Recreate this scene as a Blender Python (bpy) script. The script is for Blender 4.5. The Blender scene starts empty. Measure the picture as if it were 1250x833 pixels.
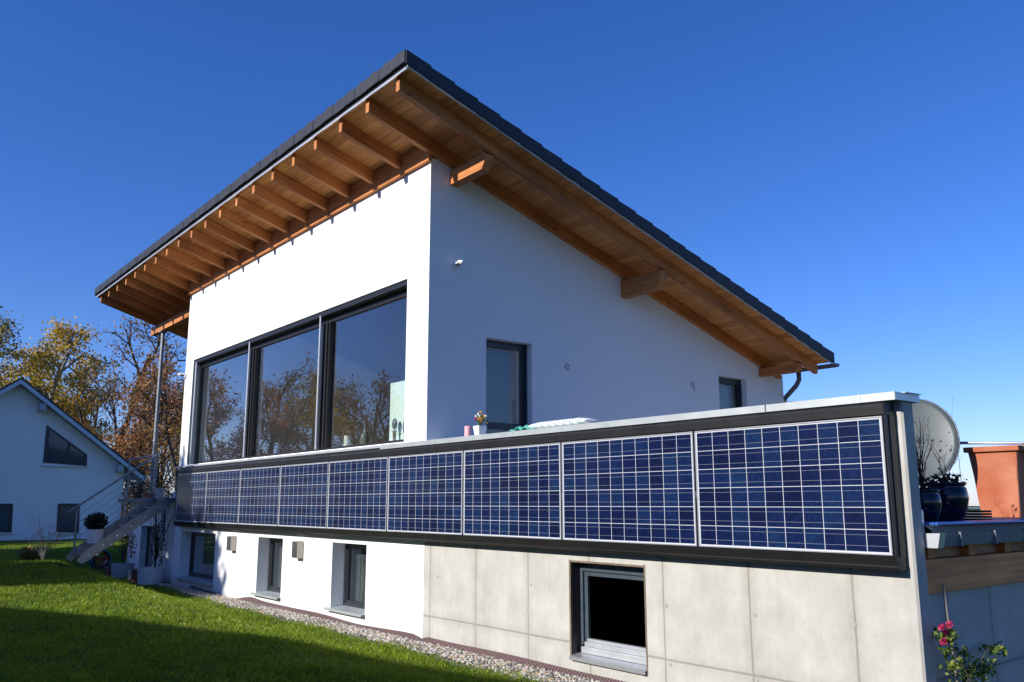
import bpy, math, random
import numpy as np
from mathutils import Vector, Matrix
R = random.Random(7)
SC = bpy.context.scene
COL = SC.collection
SL = 0.311                                   # roof slope
def zr(y): return 4.88 + SL * (0.1 - y)      # underside of the rafters

# ---------------------------------------------------------------- helpers
class MB:
    def __init__(s): s.v = []; s.f = []; s.mi = []; s.m = 0
    def add(s, vs, fs):
        o = len(s.v); s.v += [tuple(p) for p in vs]; s.f += [tuple(i + o for i in f) for f in fs]; s.mi += [s.m] * len(fs); return s
    def box(s, x0, x1, y0, y1, z0, z1):
        return s.add([(x, y, z) for z in (z0, z1) for y in (y0, y1) for x in (x0, x1)],
                     [(0, 2, 3, 1), (4, 5, 7, 6), (0, 1, 5, 4), (2, 6, 7, 3), (0, 4, 6, 2), (1, 3, 7, 5)])
    def prism(s, poly, a, b, ax='x'):
        """poly: 2-D points ccw; extruded along ax from a to b"""
        f = {'x': lambda p, t: (t, p[0], p[1]), 'y': lambda p, t: (p[0], t, p[1]), 'z': lambda p, t: (p[0], p[1], t)}[ax]
        n = len(poly)
        return s.add([f(p, a) for p in poly] + [f(p, b) for p in poly],
                     [tuple(range(n))[::-1], tuple(range(n, 2 * n))] + [(i, (i + 1) % n, n + (i + 1) % n, n + i) for i in range(n)])
    def tube(s, pts, r, n=8, cap=True):
        pts = [Vector(p) for p in pts]; rs = r if isinstance(r, (list, tuple)) else [r] * len(pts)
        vs = []; fs = []; prev = None
        for i, p in enumerate(pts):
            d = (pts[min(i + 1, len(pts) - 1)] - pts[max(i - 1, 0)]).normalized()
            if prev is None:
                u = d.orthogonal().normalized()
            else:
                u = (prev - d * prev.dot(d)); u = u.normalized() if u.length > 1e-6 else d.orthogonal().normalized()
            prev = u; w = d.cross(u)
            for k in range(n):
                a = 2 * math.pi * k / n; vs.append(p + (u * math.cos(a) + w * math.sin(a)) * rs[i])
        for i in range(len(pts) - 1):
            for k in range(n): fs.append((i * n + k, i * n + (k + 1) % n, (i + 1) * n + (k + 1) % n, (i + 1) * n + k))
        if cap: fs += [tuple(range(n))[::-1], tuple(range((len(pts) - 1) * n, len(pts) * n))]
        return s.add(vs, fs)
    def lathe(s, prof, c=(0, 0, 0), n=24):
        vs = []; fs = []
        for r, z in prof:
            for k in range(n):
                a = 2 * math.pi * k / n; vs.append((c[0] + r * math.cos(a), c[1] + r * math.sin(a), c[2] + z))
        for i in range(len(prof) - 1):
            for k in range(n): fs.append((i * n + k, i * n + (k + 1) % n, (i + 1) * n + (k + 1) % n, (i + 1) * n + k))
        return s.add(vs, fs)
    def quad(s, a, b, c, d): return s.add([a, b, c, d], [(0, 1, 2, 3)])
    def blob(s, c, r, seed, n=8, m=6, amp=.25):
        q = random.Random(seed); vs = []; fs = []
        for i in range(m + 1):
            t = math.pi * i / m
            for k in range(n):
                a = 2 * math.pi * k / n; j = 1 + amp * (q.random() - .5)
                vs.append((c[0] + r[0] * j * math.sin(t) * math.cos(a), c[1] + r[1] * j * math.sin(t) * math.sin(a), c[2] + r[2] * j * math.cos(t)))
        for i in range(m):
            for k in range(n): fs.append((i * n + k, (i + 1) * n + k, (i + 1) * n + (k + 1) % n, i * n + (k + 1) % n))
        return s.add(vs, fs)
    def build(s, name, mats, parent=None, smooth=False, bevel=0):
        me = bpy.data.meshes.new(name); me.from_pydata(s.v, [], s.f)
        if not isinstance(mats, (list, tuple)): mats = [mats]
        for m in mats: me.materials.append(m)
        if len(mats) > 1: me.polygons.foreach_set('material_index', s.mi)
        if smooth: me.polygons.foreach_set('use_smooth', [True] * len(s.f))
        me.validate(); me.update()
        o = bpy.data.objects.new(name, me); COL.objects.link(o)
        if parent:
            o.parent = parent; o.matrix_parent_inverse = parent_inv(parent)
        if bevel:
            b = o.modifiers.new('bevel', 'BEVEL'); b.width = bevel; b.segments = 2; b.limit_method = 'ANGLE'; b.harden_normals = False
        return o
def world_mat(o):
    m = Matrix.Translation(o.location) @ o.rotation_euler.to_matrix().to_4x4()
    return (world_mat(o.parent) @ o.matrix_parent_inverse @ m) if o.parent else m
def parent_inv(p): return world_mat(p).inverted()
def tag(o, label=None, cat=None, group=None, kind=None):
    if label: o['label'] = label
    if cat: o['category'] = cat
    if group: o['group'] = group
    if kind: o['kind'] = kind
    return o
def thing(name, loc, label, cat, group=None):
    o = bpy.data.objects.new(name, None); COL.objects.link(o); o.location = loc; o.empty_display_size = .1
    return tag(o, label, cat, group)
def copy_tree(o, parent=None):
    c = o.copy(); COL.objects.link(c)
    if parent: c.parent = parent
    for ch in list(o.children): copy_tree(ch, c)
    return c

# ---------------------------------------------------------------- materials
def newmat(name):
    m = bpy.data.materials.new(name); m.use_nodes = True; nt = m.node_tree
    return m, nt, nt.nodes, nt.links, nt.nodes['Principled BSDF']
def setb(b, col=None, rough=None, metal=None, spec=None):
    if col is not None: b.inputs['Base Color'].default_value = (*col, 1)
    if rough is not None: b.inputs['Roughness'].default_value = rough
    if metal is not None: b.inputs['Metallic'].default_value = metal
    if spec is not None: b.inputs['Specular IOR Level'].default_value = spec
def ramp(N, stops):
    r = N.new('ShaderNodeValToRGB'); e = r.color_ramp.elements
    while len(e) < len(stops): e.new(.5)
    for i, (p, c) in enumerate(stops): e[i].position = p; e[i].color = (*c, 1) if len(c) == 3 else c
    return r
def math_n(N, L, op, a, b=None, clamp=False):
    m = N.new('ShaderNodeMath'); m.operation = op; m.use_clamp = clamp
    for i, v in enumerate((a, b)):
        if v is None: continue
        if isinstance(v, (int, float)): m.inputs[i].default_value = v
        else: L.new(v, m.inputs[i])
    return m.outputs[0]
def mix_c(N, L, fac, a, b, mode='MIX'):
    m = N.new('ShaderNodeMix'); m.data_type = 'RGBA'; m.blend_type = mode
    for inp, v in ((m.inputs['Factor'], fac), (m.inputs[6], a), (m.inputs[7], b)):
        if isinstance(v, (int, float)): inp.default_value = v
        elif isinstance(v, tuple): inp.default_value = (*v, 1)
        else: L.new(v, inp)
    return m.outputs[2]
def coords(N, L, kind='Object', scale=(1, 1, 1), rot=(0, 0, 0)):
    t = N.new('ShaderNodeTexCoord'); mp = N.new('ShaderNodeMapping'); mp.inputs['Scale'].default_value = scale; mp.inputs['Rotation'].default_value = rot
    L.new(t.outputs[kind], mp.inputs[0]); return mp.outputs[0]
def noise(N, L, vec, scale, detail=4, rough=.55):
    n = N.new('ShaderNodeTexNoise'); n.inputs['Scale'].default_value = scale; n.inputs['Detail'].default_value = detail; n.inputs['Roughness'].default_value = rough
    if vec: L.new(vec, n.inputs['Vector'])
    return n.outputs['Fac']
def bump(N, L, b, h, strength, dist=.01):
    u = N.new('ShaderNodeBump'); u.inputs['Strength'].default_value = strength; u.inputs['Distance'].default_value = dist
    L.new(h, u.inputs['Height']); L.new(u.outputs[0], b.inputs['Normal'])
def mottled(name, c1, c2, scale=6, rough=.6, metal=0, bs=.1, bscale=60, mapping=(1, 1, 1), spec=None, detail=4, bd=.005):
    m, nt, N, L, b = newmat(name); v = coords(N, L, 'Object', mapping)
    r = ramp(N, [(.3, c1), (.7, c2)]); L.new(noise(N, L, v, scale, detail), r.inputs[0]); L.new(r.outputs[0], b.inputs['Base Color'])
    setb(b, None, rough, metal, spec)
    if bs: bump(N, L, b, noise(N, L, v, bscale, 3), bs, bd)
    return m
def shear_y(N, L, sc):
    """object coordinates with the roof slope taken out, so that the grain follows the rafters"""
    t = N.new('ShaderNodeTexCoord'); s = N.new('ShaderNodeSeparateXYZ'); L.new(t.outputs['Object'], s.inputs[0])
    z = math_n(N, L, 'ADD', s.outputs['Z'], math_n(N, L, 'MULTIPLY', s.outputs['Y'], SL))
    c = N.new('ShaderNodeCombineXYZ'); L.new(s.outputs['X'], c.inputs[0]); L.new(s.outputs['Y'], c.inputs[1]); L.new(z, c.inputs[2])
    m = N.new('ShaderNodeMapping'); m.inputs['Scale'].default_value = sc; L.new(c.outputs[0], m.inputs[0]); return m.outputs[0]
def wood(name, along, base=(.78, .32, .088), dark=(.34, .11, .028), weather=0):
    m, nt, N, L, b = newmat(name)
    sc = [10, 10, 10]; sc['xyz'.index(along)] = .4
    if along == 'z' and 'beam' in name: sc = [10, .4, 10]
    v = coords(N, L, 'Object', tuple(sc), (0, 0, 0)) if along != 'y' else shear_y(N, L, tuple(sc))
    n1 = noise(N, L, v, 2.2, 6, .6)
    w = N.new('ShaderNodeTexWave'); w.wave_type = 'BANDS'; w.bands_direction = 'Z' if along != 'z' else 'X'
    w.inputs['Scale'].default_value = 1.3; w.inputs['Distortion'].default_value = 7; w.inputs['Detail'].default_value = 3; w.inputs['Detail Scale'].default_value = 1.2
    L.new(v, w.inputs['Vector'])
    g = math_n(N, L, 'ADD', math_n(N, L, 'MULTIPLY', n1, .88), math_n(N, L, 'MULTIPLY', w.outputs['Fac'], .12))
    r = ramp(N, [(.25, dark), (.5, tuple(.5 * (a + c) for a, c in zip(base, dark))), (.72, base)]); L.new(g, r.inputs[0])
    big = noise(N, L, coords(N, L, 'Object', (1, 1, 1)), 1.1, 3)
    tint = ramp(N, [(.3, (.62, .55, .48)), (.7, (1.15, 1.10, 1.02))]); L.new(big, tint.inputs[0])
    c = mix_c(N, L, 1.0, r.outputs[0], tint.outputs[0], 'MULTIPLY')
    # knots
    sk = [4.6, 4.6, 4.6]; sk['xyz'.index(along)] = 2.4
    vo = N.new('ShaderNodeTexVoronoi'); vo.inputs['Scale'].default_value = 1.0; L.new(coords(N, L, 'Object', tuple(sk)), vo.inputs['Vector'])
    kr = ramp(N, [(.0, (1, 1, 1)), (.06, (.9, .9, .9)), (.12, (0, 0, 0))]); L.new(vo.outputs['Distance'], kr.inputs[0])
    c = mix_c(N, L, math_n(N, L, 'MULTIPLY', kr.outputs[0], .8), c, (.09, .032, .014))
    if weather:
        wv = noise(N, L, coords(N, L, 'Object', (1, 1, 2)), 3, 5)
        wr = ramp(N, [(.35, (0, 0, 0)), (.7, (weather,) * 3)]); L.new(wv, wr.inputs[0])
        c = mix_c(N, L, wr.outputs[0], c, (.30, .26, .22))
    L.new(c, b.inputs['Base Color']); setb(b, None, .62); bump(N, L, b, g, .25, .004)
    return m
M = {}
def plaster(name, col):
    m, nt, N, L, b = newmat(name); v = coords(N, L)
    big = noise(N, L, v, .7, 5); r = ramp(N, [(.3, tuple(c * .965 for c in col)), (.7, col)]); L.new(big, r.inputs[0])
    st = noise(N, L, coords(N, L, 'Object', (3, 3, .35)), 2.2, 5)
    sr = ramp(N, [(.45, (1, 1, 1)), (.9, (.975, .975, .97))]); L.new(st, sr.inputs[0])
    sp = N.new('ShaderNodeSeparateXYZ'); L.new(v, sp.inputs[0])
    dz = math_n(N, L, 'ADD', sp.outputs['Z'], math_n(N, L, 'MULTIPLY', noise(N, L, v, 9, 5, .7), .22))
    dr = ramp(N, [(0, (.62, .58, .50)), (1, (1, 1, 1))]); L.new(math_n(N, L, 'DIVIDE', math_n(N, L, 'ADD', dz, 1.20), .16, True), dr.inputs[0])
    pc = mix_c(N, L, 1.0, r.outputs[0], sr.outputs[0], 'MULTIPLY')
    L.new(mix_c(N, L, 1.0, pc, dr.outputs[0], 'MULTIPLY'), b.inputs['Base Color']); setb(b, None, .9, 0, .2)
    bump(N, L, b, noise(N, L, v, 140, 4, .7), .35, .004); return m
M['plaster'] = plaster('white_plaster', (.80, .80, .79))
M['plaster_far'] = plaster('far_white_plaster', (.86, .85, .84))
M['wood_y'] = wood('spruce_along_slope', 'y')
M['wood_x'] = wood('spruce_along_wall', 'x')
M['wood_old'] = wood('weathered_spruce', 'y', (.68, .36, .17), (.32, .15, .06), .5)
M['zinc'] = mottled('zinc_sheet', (.50, .54, .53), (.62, .66, .65), 5, .42, .55, .05, 30)
M['zinc_bright'] = mottled('bright_zinc', (.66, .69, .70), (.76, .79, .80), 5, .33, .6, .03, 30)
M['steel'] = mottled('galvanised_steel', (.20, .22, .24), (.30, .32, .34), 14, .45, .6, .05, 50)
M['steel_dark'] = mottled('dull_steel', (.10, .115, .13), (.16, .175, .19), 10, .5, .4, .05, 50)
M['alu'] = mottled('anodised_aluminium', (.48, .49, .50), (.56, .57, .58), 20, .38, .7, 0)
M['black'] = mottled('black_aluminium', (.010, .010, .011), (.018, .0175, .0175), 3, .42, 0, .04, 40)
M['anth'] = mottled('anthracite_frame', (.018, .021, .026), (.028, .031, .037), 8, .35, 0, 0)
M['frame_grey'] = mottled('grey_blue_frame', (.045, .062, .078), (.062, .08, .096), 8, .4, 0, 0)
M['revealgrey'] = mottled('grey_reveal_metal', (.20, .24, .27), (.26, .30, .33), 3, .5, .2, 0)
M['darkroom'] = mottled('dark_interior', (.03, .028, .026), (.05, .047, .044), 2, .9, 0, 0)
M['room'] = mottled('beige_interior', (.42, .34, .25), (.50, .41, .31), 1, .9, 0, 0)
M['tile'] = mottled('charcoal_tile', (.016, .018, .024), (.030, .032, .038), 9, .6, 0, .2, 80)
M['underlay'] = mottled('black_underlay', (.012, .012, .013), (.02, .02, .02), 9, .9, 0, 0)
M['plastic_white'] = mottled('white_plastic', (.75, .75, .74), (.8, .8, .79), 9, .4, 0, 0)
M['terracotta'] = mottled('terracotta', (.38, .095, .038), (.50, .19, .10), 4, .8, 0, .2, 60)
M['terra_small'] = mottled('dull_terracotta', (.22, .08, .05), (.30, .12, .08), 9, .8, 0, .1, 60)
M['blueglaze'] = mottled('dark_blue_glaze', (.002, .005, .016), (.005, .011, .032), 4, .12, 0, .03, 20)
M['pot_grey'] = mottled('pale_grey_pot', (.42, .44, .47), (.50, .52, .55), 9, .6, 0, .1, 40)
M['pot_white'] = mottled('off_white_pot', (.62, .62, .62), (.70, .70, .70), 5, .5, 0, .05, 40)
M['soil'] = mottled('potting_soil', (.012, .009, .007), (.03, .022, .016), 30, .95, 0, .5, 60)
M['hose'] = mottled('teal_hose', (.01, .09, .13), (.02, .14, .19), 40, .4, 0, 0)
M['red_pl'] = mottled('red_plastic', (.40, .03, .02), (.5, .05, .03), 9, .4, 0, 0)
M['pink'] = mottled('pink_wax', (.66, .30, .32), (.74, .40, .40), 8, .5, 0, 0)
M['darkglass'] = mottled('lamp_cover', (.05, .055, .06), (.08, .085, .09), 8, .25, 0, 0)
M['lampbody'] = mottled('champagne_metal', (.42, .38, .32), (.48, .44, .38), 8, .45, .4, 0)
M['bottle'] = mottled('green_glassware', (.10, .13, .10), (.16, .19, .15), 8, .1, 0, 0)
M['amber'] = mottled('amber_liquid', (.45, .10, .02), (.55, .16, .04), 8, .2, 0, 0)
M['can'] = mottled('pale_can', (.62, .66, .58), (.72, .74, .66), 14, .4, 0, 0)
M['board'] = mottled('pale_mint_board', (.62, .74, .64), (.70, .80, .70), 3, .6, 0, 0)
M['brasswood'] = mottled('olive_wood', (.16, .11, .04), (.24, .17, .07), 12, .5, 0, 0)
M['rubber'] = mottled('deep_blue_sheet', (.03, .10, .36), (.05, .15, .46), 2, .3, .1, .2, 9, (1, 30, 1))

def concrete(name, x_seams, z_seams, c1, c2, axis='x', holes=()):
    m, nt, N, L, b = newmat(name)
    t = N.new('ShaderNodeTexCoord'); s = N.new('ShaderNodeSeparateXYZ'); L.new(t.outputs['Object'], s.inputs[0])
    u = s.outputs['X' if axis == 'x' else 'Y']; z = s.outputs['Z']
    v = coords(N, L)
    r = ramp(N, [(.28, c1), (.68, c2)]); L.new(noise(N, L, v, 2.6, 10, .72), r.inputs[0])
    r2 = ramp(N, [(.30, (.90, .885, .85)), (.5, (1, 1, .99)), (.66, (1.06, 1.06, 1.06))]); L.new(noise(N, L, coords(N, L, 'Object', (1, 1, .45)), 3.1, 6, .7), r2.inputs[0])
    c = mix_c(N, L, .85, r.outputs[0], r2.outputs[0], 'MULTIPLY')
    st = ramp(N, [(.5, (1, 1, 1)), (.75, (.92, .91, .88))]); L.new(noise(N, L, coords(N, L, 'Object', (7, 7, .5)), 1.6, 5), st.inputs[0])
    c = mix_c(N, L, .8, c, st.outputs[0], 'MULTIPLY')
    # seams: distance to the nearest seam, slightly wobbling
    wob = math_n(N, L, 'MULTIPLY', math_n(N, L, 'SUBTRACT', noise(N, L, v, 3, 3), .5), .014)
    d = None
    for lst, comp in ((x_seams, u), (z_seams, z)):
        for q in lst:
            k = math_n(N, L, 'ABSOLUTE', math_n(N, L, 'ADD', math_n(N, L, 'SUBTRACT', comp, q), wob))
            d = k if d is None else math_n(N, L, 'MINIMUM', d, k)
    sr = ramp(N, [(0, (1, 1, 1)), (.35, (.75, .75, .75)), (1, (0, 0, 0))]); L.new(math_n(N, L, 'DIVIDE', d, .013, True), sr.inputs[0])
    c = mix_c(N, L, math_n(N, L, 'MULTIPLY', sr.outputs[0], .62), c, tuple(a * .42 for a in c1))
    soft = ramp(N, [(0, (.86, .84, .80)), (1, (1, 1, 1))]); L.new(math_n(N, L, 'DIVIDE', d, .10, True), soft.inputs[0])
    c = mix_c(N, L, .8, c, soft.outputs[0], 'MULTIPLY')
    pr = ramp(N, [(.0, (.45, .43, .40)), (.07, (1, 1, 1))]); vo = N.new('ShaderNodeTexVoronoi'); vo.inputs['Scale'].default_value = 13; L.new(v, vo.inputs['Vector']); L.new(vo.outputs['Distance'], pr.inputs[0])
    c = mix_c(N, L, .7, c, pr.outputs[0], 'MULTIPLY')
    L.new(c, b.inputs['Base Color']); setb(b, None, .85, 0, .3)
    h = math_n(N, L, 'SUBTRACT', noise(N, L, v, 45, 6, .6), math_n(N, L, 'MULTIPLY', sr.outputs[0], 1.2))
    bump(N, L, b, h, .3, .004)
    return m
M['concrete'] = concrete('formwork_concrete', [9.145, 10.07, 10.985, 11.9, 12.83, 13.73, 14.62], [-.965], (.375, .365, .33), (.50, .49, .455))
M['concrete_side'] = concrete('side_concrete', [.594, 1.30, 2.2, 3.1, 4.0], [-.83], (.38, .36, .335), (.50, .48, .45), 'y')

def glass(name, tint=(.85, .9, .88), boost=1.9, base=.06):
    m, nt, N, L, b = newmat(name); N.remove(b)
    lw = N.new('ShaderNodeLayerWeight'); lw.inputs['Blend'].default_value = .5          # facing term, same from both sides
    fac = math_n(N, L, 'ADD', math_n(N, L, 'MULTIPLY', math_n(N, L, 'POWER', lw.outputs['Facing'], 5.0), boost), base, True)
    g = N.new('ShaderNodeBsdfGlossy'); g.inputs['Roughness'].default_value = .0; g.inputs['Color'].default_value = (.95, .97, 1, 1)
    tr = N.new('ShaderNodeBsdfTransparent'); tr.inputs['Color'].default_value = (*tint, 1)
    mx = N.new('ShaderNodeMixShader'); L.new(fac, mx.inputs[0]); L.new(tr.outputs[0], mx.inputs[1]); L.new(g.outputs[0], mx.inputs[2])
    L.new(mx.outputs[0], N['Material Output'].inputs[0]); return m
M['glass'] = glass('window_glass', (.93, .95, .94), 2.0, .055)
M['glass_side'] = glass('side_window_glass', (.93, .95, .94), .9, .04)
M['glass_dark'] = glass('dark_window_glass', (.16, .17, .17), .5, .01)

def pv():
    """front sheet of a module: 10 x 6 blue cells on white with thin busbars (object coordinates: x 0..1.65, z 0...94)"""
    m, nt, N, L, b = newmat('photovoltaic_cells')
    t = N.new('ShaderNodeTexCoord'); s = N.new('ShaderNodeSeparateXYZ'); L.new(t.outputs['Object'], s.inputs[0])
    cx = (1.65 - .040) / 10; cz = (.94 - .036) / 6
    u = math_n(N, L, 'DIVIDE', math_n(N, L, 'SUBTRACT', s.outputs['X'], .020), cx)
    w = math_n(N, L, 'DIVIDE', math_n(N, L, 'SUBTRACT', s.outputs['Z'], .018), cz)
    fu = math_n(N, L, 'FRACT', u); fw = math_n(N, L, 'FRACT', w)
    iu = math_n(N, L, 'FLOOR', u); iw = math_n(N, L, 'FLOOR', w)
    oi = N.new('ShaderNodeObjectInfo')
    cb = N.new('ShaderNodeCombineXYZ'); L.new(iu, cb.inputs[0]); L.new(iw, cb.inputs[1]); L.new(math_n(N, L, 'MULTIPLY', oi.outputs['Random'], 97), cb.inputs[2])
    wn = N.new('ShaderNodeTexWhiteNoise'); wn.noise_dimensions = '3D'; L.new(cb.outputs[0], wn.inputs['Vector'])
    r = ramp(N, [(0, (.0025, .006, .032)), (.35, (.003, .009, .046)), (.7, (.0038, .013, .058)), (1, (.0045, .019, .066))]); L.new(wn.outputs['Value'], r.inputs[0])
    vo = N.new('ShaderNodeTexVoronoi'); vo.inputs['Scale'].default_value = 55; ad = N.new('ShaderNodeVectorMath'); ad.operation = 'ADD'
    L.new(t.outputs['Object'], ad.inputs[0]); L.new(cb.outputs[0], ad.inputs[1]); L.new(ad.outputs[0], vo.inputs['Vector'])
    sp = N.new('ShaderNodeSeparateColor'); L.new(vo.outputs['Color'], sp.inputs[0])
    gr = ramp(N, [(0, (.72, .72, .78)), (1, (1.35, 1.3, 1.25))]); L.new(sp.outputs[0], gr.inputs[0])
    c = mix_c(N, L, 1.0, r.outputs[0], gr.outputs[0], 'MULTIPLY')
    # busbars (two horizontal thin lines in each cell)
    b1 = math_n(N, L, 'LESS_THAN', math_n(N, L, 'ABSOLUTE', math_n(N, L, 'SUBTRACT', fw, .27)), .008)
    b2 = math_n(N, L, 'LESS_THAN', math_n(N, L, 'ABSOLUTE', math_n(N, L, 'SUBTRACT', fw, .76)), .008)
    bb = math_n(N, L, 'MAXIMUM', b1, b2)
    c = mix_c(N, L, math_n(N, L, 'MULTIPLY', bb, .6), c, (.30, .32, .38))
    # white gaps between cells, border
    gx = .015; gz = .015
    e = math_n(N, L, 'MAXIMUM', math_n(N, L, 'GREATER_THAN', math_n(N, L, 'ABSOLUTE', math_n(N, L, 'SUBTRACT', fu, .5)), .5 - gx),
               math_n(N, L, 'GREATER_THAN', math_n(N, L, 'ABSOLUTE', math_n(N, L, 'SUBTRACT', fw, .5)), .5 - gz))
    for comp, lim in ((u, 10), (w, 6)):
        e = math_n(N, L, 'MAXIMUM', e, math_n(N, L, 'LESS_THAN', comp, 0.0)); e = math_n(N, L, 'MAXIMUM', e, math_n(N, L, 'GREATER_THAN', comp, float(lim)))
    c = mix_c(N, L, e, c, (.52, .54, .57))
    L.new(c, b.inputs['Base Color']); setb(b, None, .3, 0, .25)
    b.inputs['Coat Weight'].default_value = .25; b.inputs['Coat Roughness'].default_value = .06
    return m
M['pv'] = pv()

def leafmat(name, stops, trans=.45, scale=1.3):
    m, nt, N, L, b = newmat(name)
    g = N.new('ShaderNodeNewGeometry')
    r = ramp(N, stops); f = math_n(N, L, 'ADD', math_n(N, L, 'MULTIPLY', g.outputs['Random Per Island'], .7), math_n(N, L, 'MULTIPLY', noise(N, L, coords(N, L), scale, 2), .3))
    L.new(f, r.inputs[0]); L.new(r.outputs[0], b.inputs['Base Color']); setb(b, None, .55, 0, .3)
    tr = N.new('ShaderNodeBsdfTranslucent'); L.new(r.outputs[0], tr.inputs[0]); mx = N.new('ShaderNodeMixShader'); mx.inputs[0].default_value = trans
    L.new(b.outputs[0], mx.inputs[1]); L.new(tr.outputs[0], mx.inputs[2]); L.new(mx.outputs[0], N['Material Output'].inputs[0])
    return m
M['leaf_gold'] = leafmat('golden_leaves', [(.1, (.22, .18, .02)), (.45, (.55, .37, .04)), (.8, (.72, .46, .05))])
M['leaf_rust'] = leafmat('rusty_leaves', [(.1, (.14, .055, .02)), (.5, (.36, .15, .045)), (.85, (.54, .27, .08))])
M['leaf_brown'] = leafmat('brown_leaves', [(.1, (.12, .07, .03)), (.5, (.31, .155, .055)), (.85, (.46, .27, .09))])
M['leaf_olive'] = leafmat('olive_leaves', [(.1, (.07, .08, .02)), (.5, (.22, .19, .045)), (.85, (.38, .31, .08))])
M['leaf_green'] = leafmat('green_leaves', [(.1, (.04, .08, .01)), (.5, (.13, .20, .03)), (.85, (.32, .36, .08))])
M['leaf_dark'] = leafmat('dark_shrub_leaves', [(.1, (.01, .02, .012)), (.6, (.025, .045, .02)), (.9, (.07, .03, .03))])
M['petal'] = leafmat('pink_petals', [(.1, (.50, .02, .10)), (.9, (.80, .10, .26))])
M['bark'] = mottled('grey_brown_bark', (.035, .028, .022), (.09, .075, .06), 6, .9, 0, .4, 20)
M['bark_pale'] = mottled('pale_bark', (.16, .15, .13), (.30, .28, .25), 4, .9, 0, .3, 20)

# ---------------------------------------------------------------- the ground
def sm(a, b, t):
    t = np.clip((t - a) / (b - a), 0, 1); return t * t * (3 - 2 * t)
def ground_h(x, y):
    x = np.asarray(x, float); y = np.asarray(y, float)
    lvl = np.interp(x, [-60, -24, -12, -6, -1.5, 3, 8, 13, 20], [-1.5, -1.12, -1.0, -.9, -.82, -1.0, -1.12, -1.2, -1.28])
    t = 1 - sm(-1.75, -.5, y)
    t = np.where(x < -.6, 1 - sm(-1.75, -.75, y), t)
    far = sm(-14, -7, -x) * 0
    left = sm(5.5, 9, -x)                     # beyond the pots the lawn lies level again
    t = np.maximum(t, left)
    z = -1.27 * (1 - t) + lvl * t
    z = z + .015 * np.sin(x * 1.7 + y) * t + .012 * np.sin(y * 2.3 - x * .6) * t
    d = np.hypot(x - 5, y)
    return np.where(d > 60, z - np.minimum((d - 60) * .01, 14), z)
def gh(x, y): return float(ground_h(x, y))
def ground_material():
    m, nt, N, L, b = newmat('lawn_ground'); v = coords(N, L)
    r = ramp(N, [(.3, (.03, .055, .008)), (.7, (.06, .11, .014))]); L.new(noise(N, L, v, 1.2, 8, .7), r.inputs[0])
    r2 = ramp(N, [(.3, (.6, .6, .5)), (.7, (1.2, 1.15, 1))]); L.new(noise(N, L, v, 40, 4), r2.inputs[0])
    L.new(mix_c(N, L, 1.0, r.outputs[0], r2.outputs[0], 'MULTIPLY'), b.inputs['Base Color']); setb(b, None, .95, 0, .1)
    bump(N, L, b, noise(N, L, v, 60, 4), .6, .03); return m
def axis(lo, hi, step, far):
    a = list(np.arange(lo, hi + 1e-6, step)); s = step; l = lo; h = hi; L_ = []; H_ = []
    while l > -far: s *= 1.35; l -= s; L_.append(l)
    s = step
    while h < far: s *= 1.35; h += s; H_.append(h)
    return np.array(L_[::-1] + a + H_)
xs = axis(-26, 20, .35, 4000); ys = axis(-9, 4, .25, 4000)
X, Y = np.meshgrid(xs, ys); Z = ground_h(X, Y)
g = MB(); nx = len(xs)
g.v = [tuple(map(float, p)) for p in zip(X.ravel(), Y.ravel(), Z.ravel())]
g.f = [(j * nx + i, j * nx + i + 1, (j + 1) * nx + i + 1, (j + 1) * nx + i) for j in range(len(ys) - 1) for i in range(nx - 1)]
g.mi = [0] * len(g.f)
tag(g.build('ground', ground_material(), smooth=True), kind='structure')

def gravel_edge(x):                           # where the lawn stops in front of the house
    return np.interp(x, [-1, .1, 1.7, 4.7, 6, 7.6, 9.8, 11.7, 14], [-.05, -.10, -.20, -.28, -.25, -.24, -.26, -.32, -.42]) + .02 * np.sin(x * 7) + .02 * np.sin(x * 19) + .015 * np.sin(x * 43)
# gravel bed sheet
g = MB(); n = 200
for i in range(n + 1):
    x = -.6 + 15.8 * i / n
    for y in (float(gravel_edge(x)) - .12, .152): g.v.append((x, y, max(gh(x, y), -1.27) + .006))
g.f = [(2 * i, 2 * i + 2, 2 * i + 3, 2 * i + 1) for i in range(n)]; g.mi = [0] * n
tag(g.build('gravel_bed', mottled('gravel_base', (.10, .09, .08), (.22, .21, .19), 60, .9, 0, .6, 90)), kind='structure')
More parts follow.
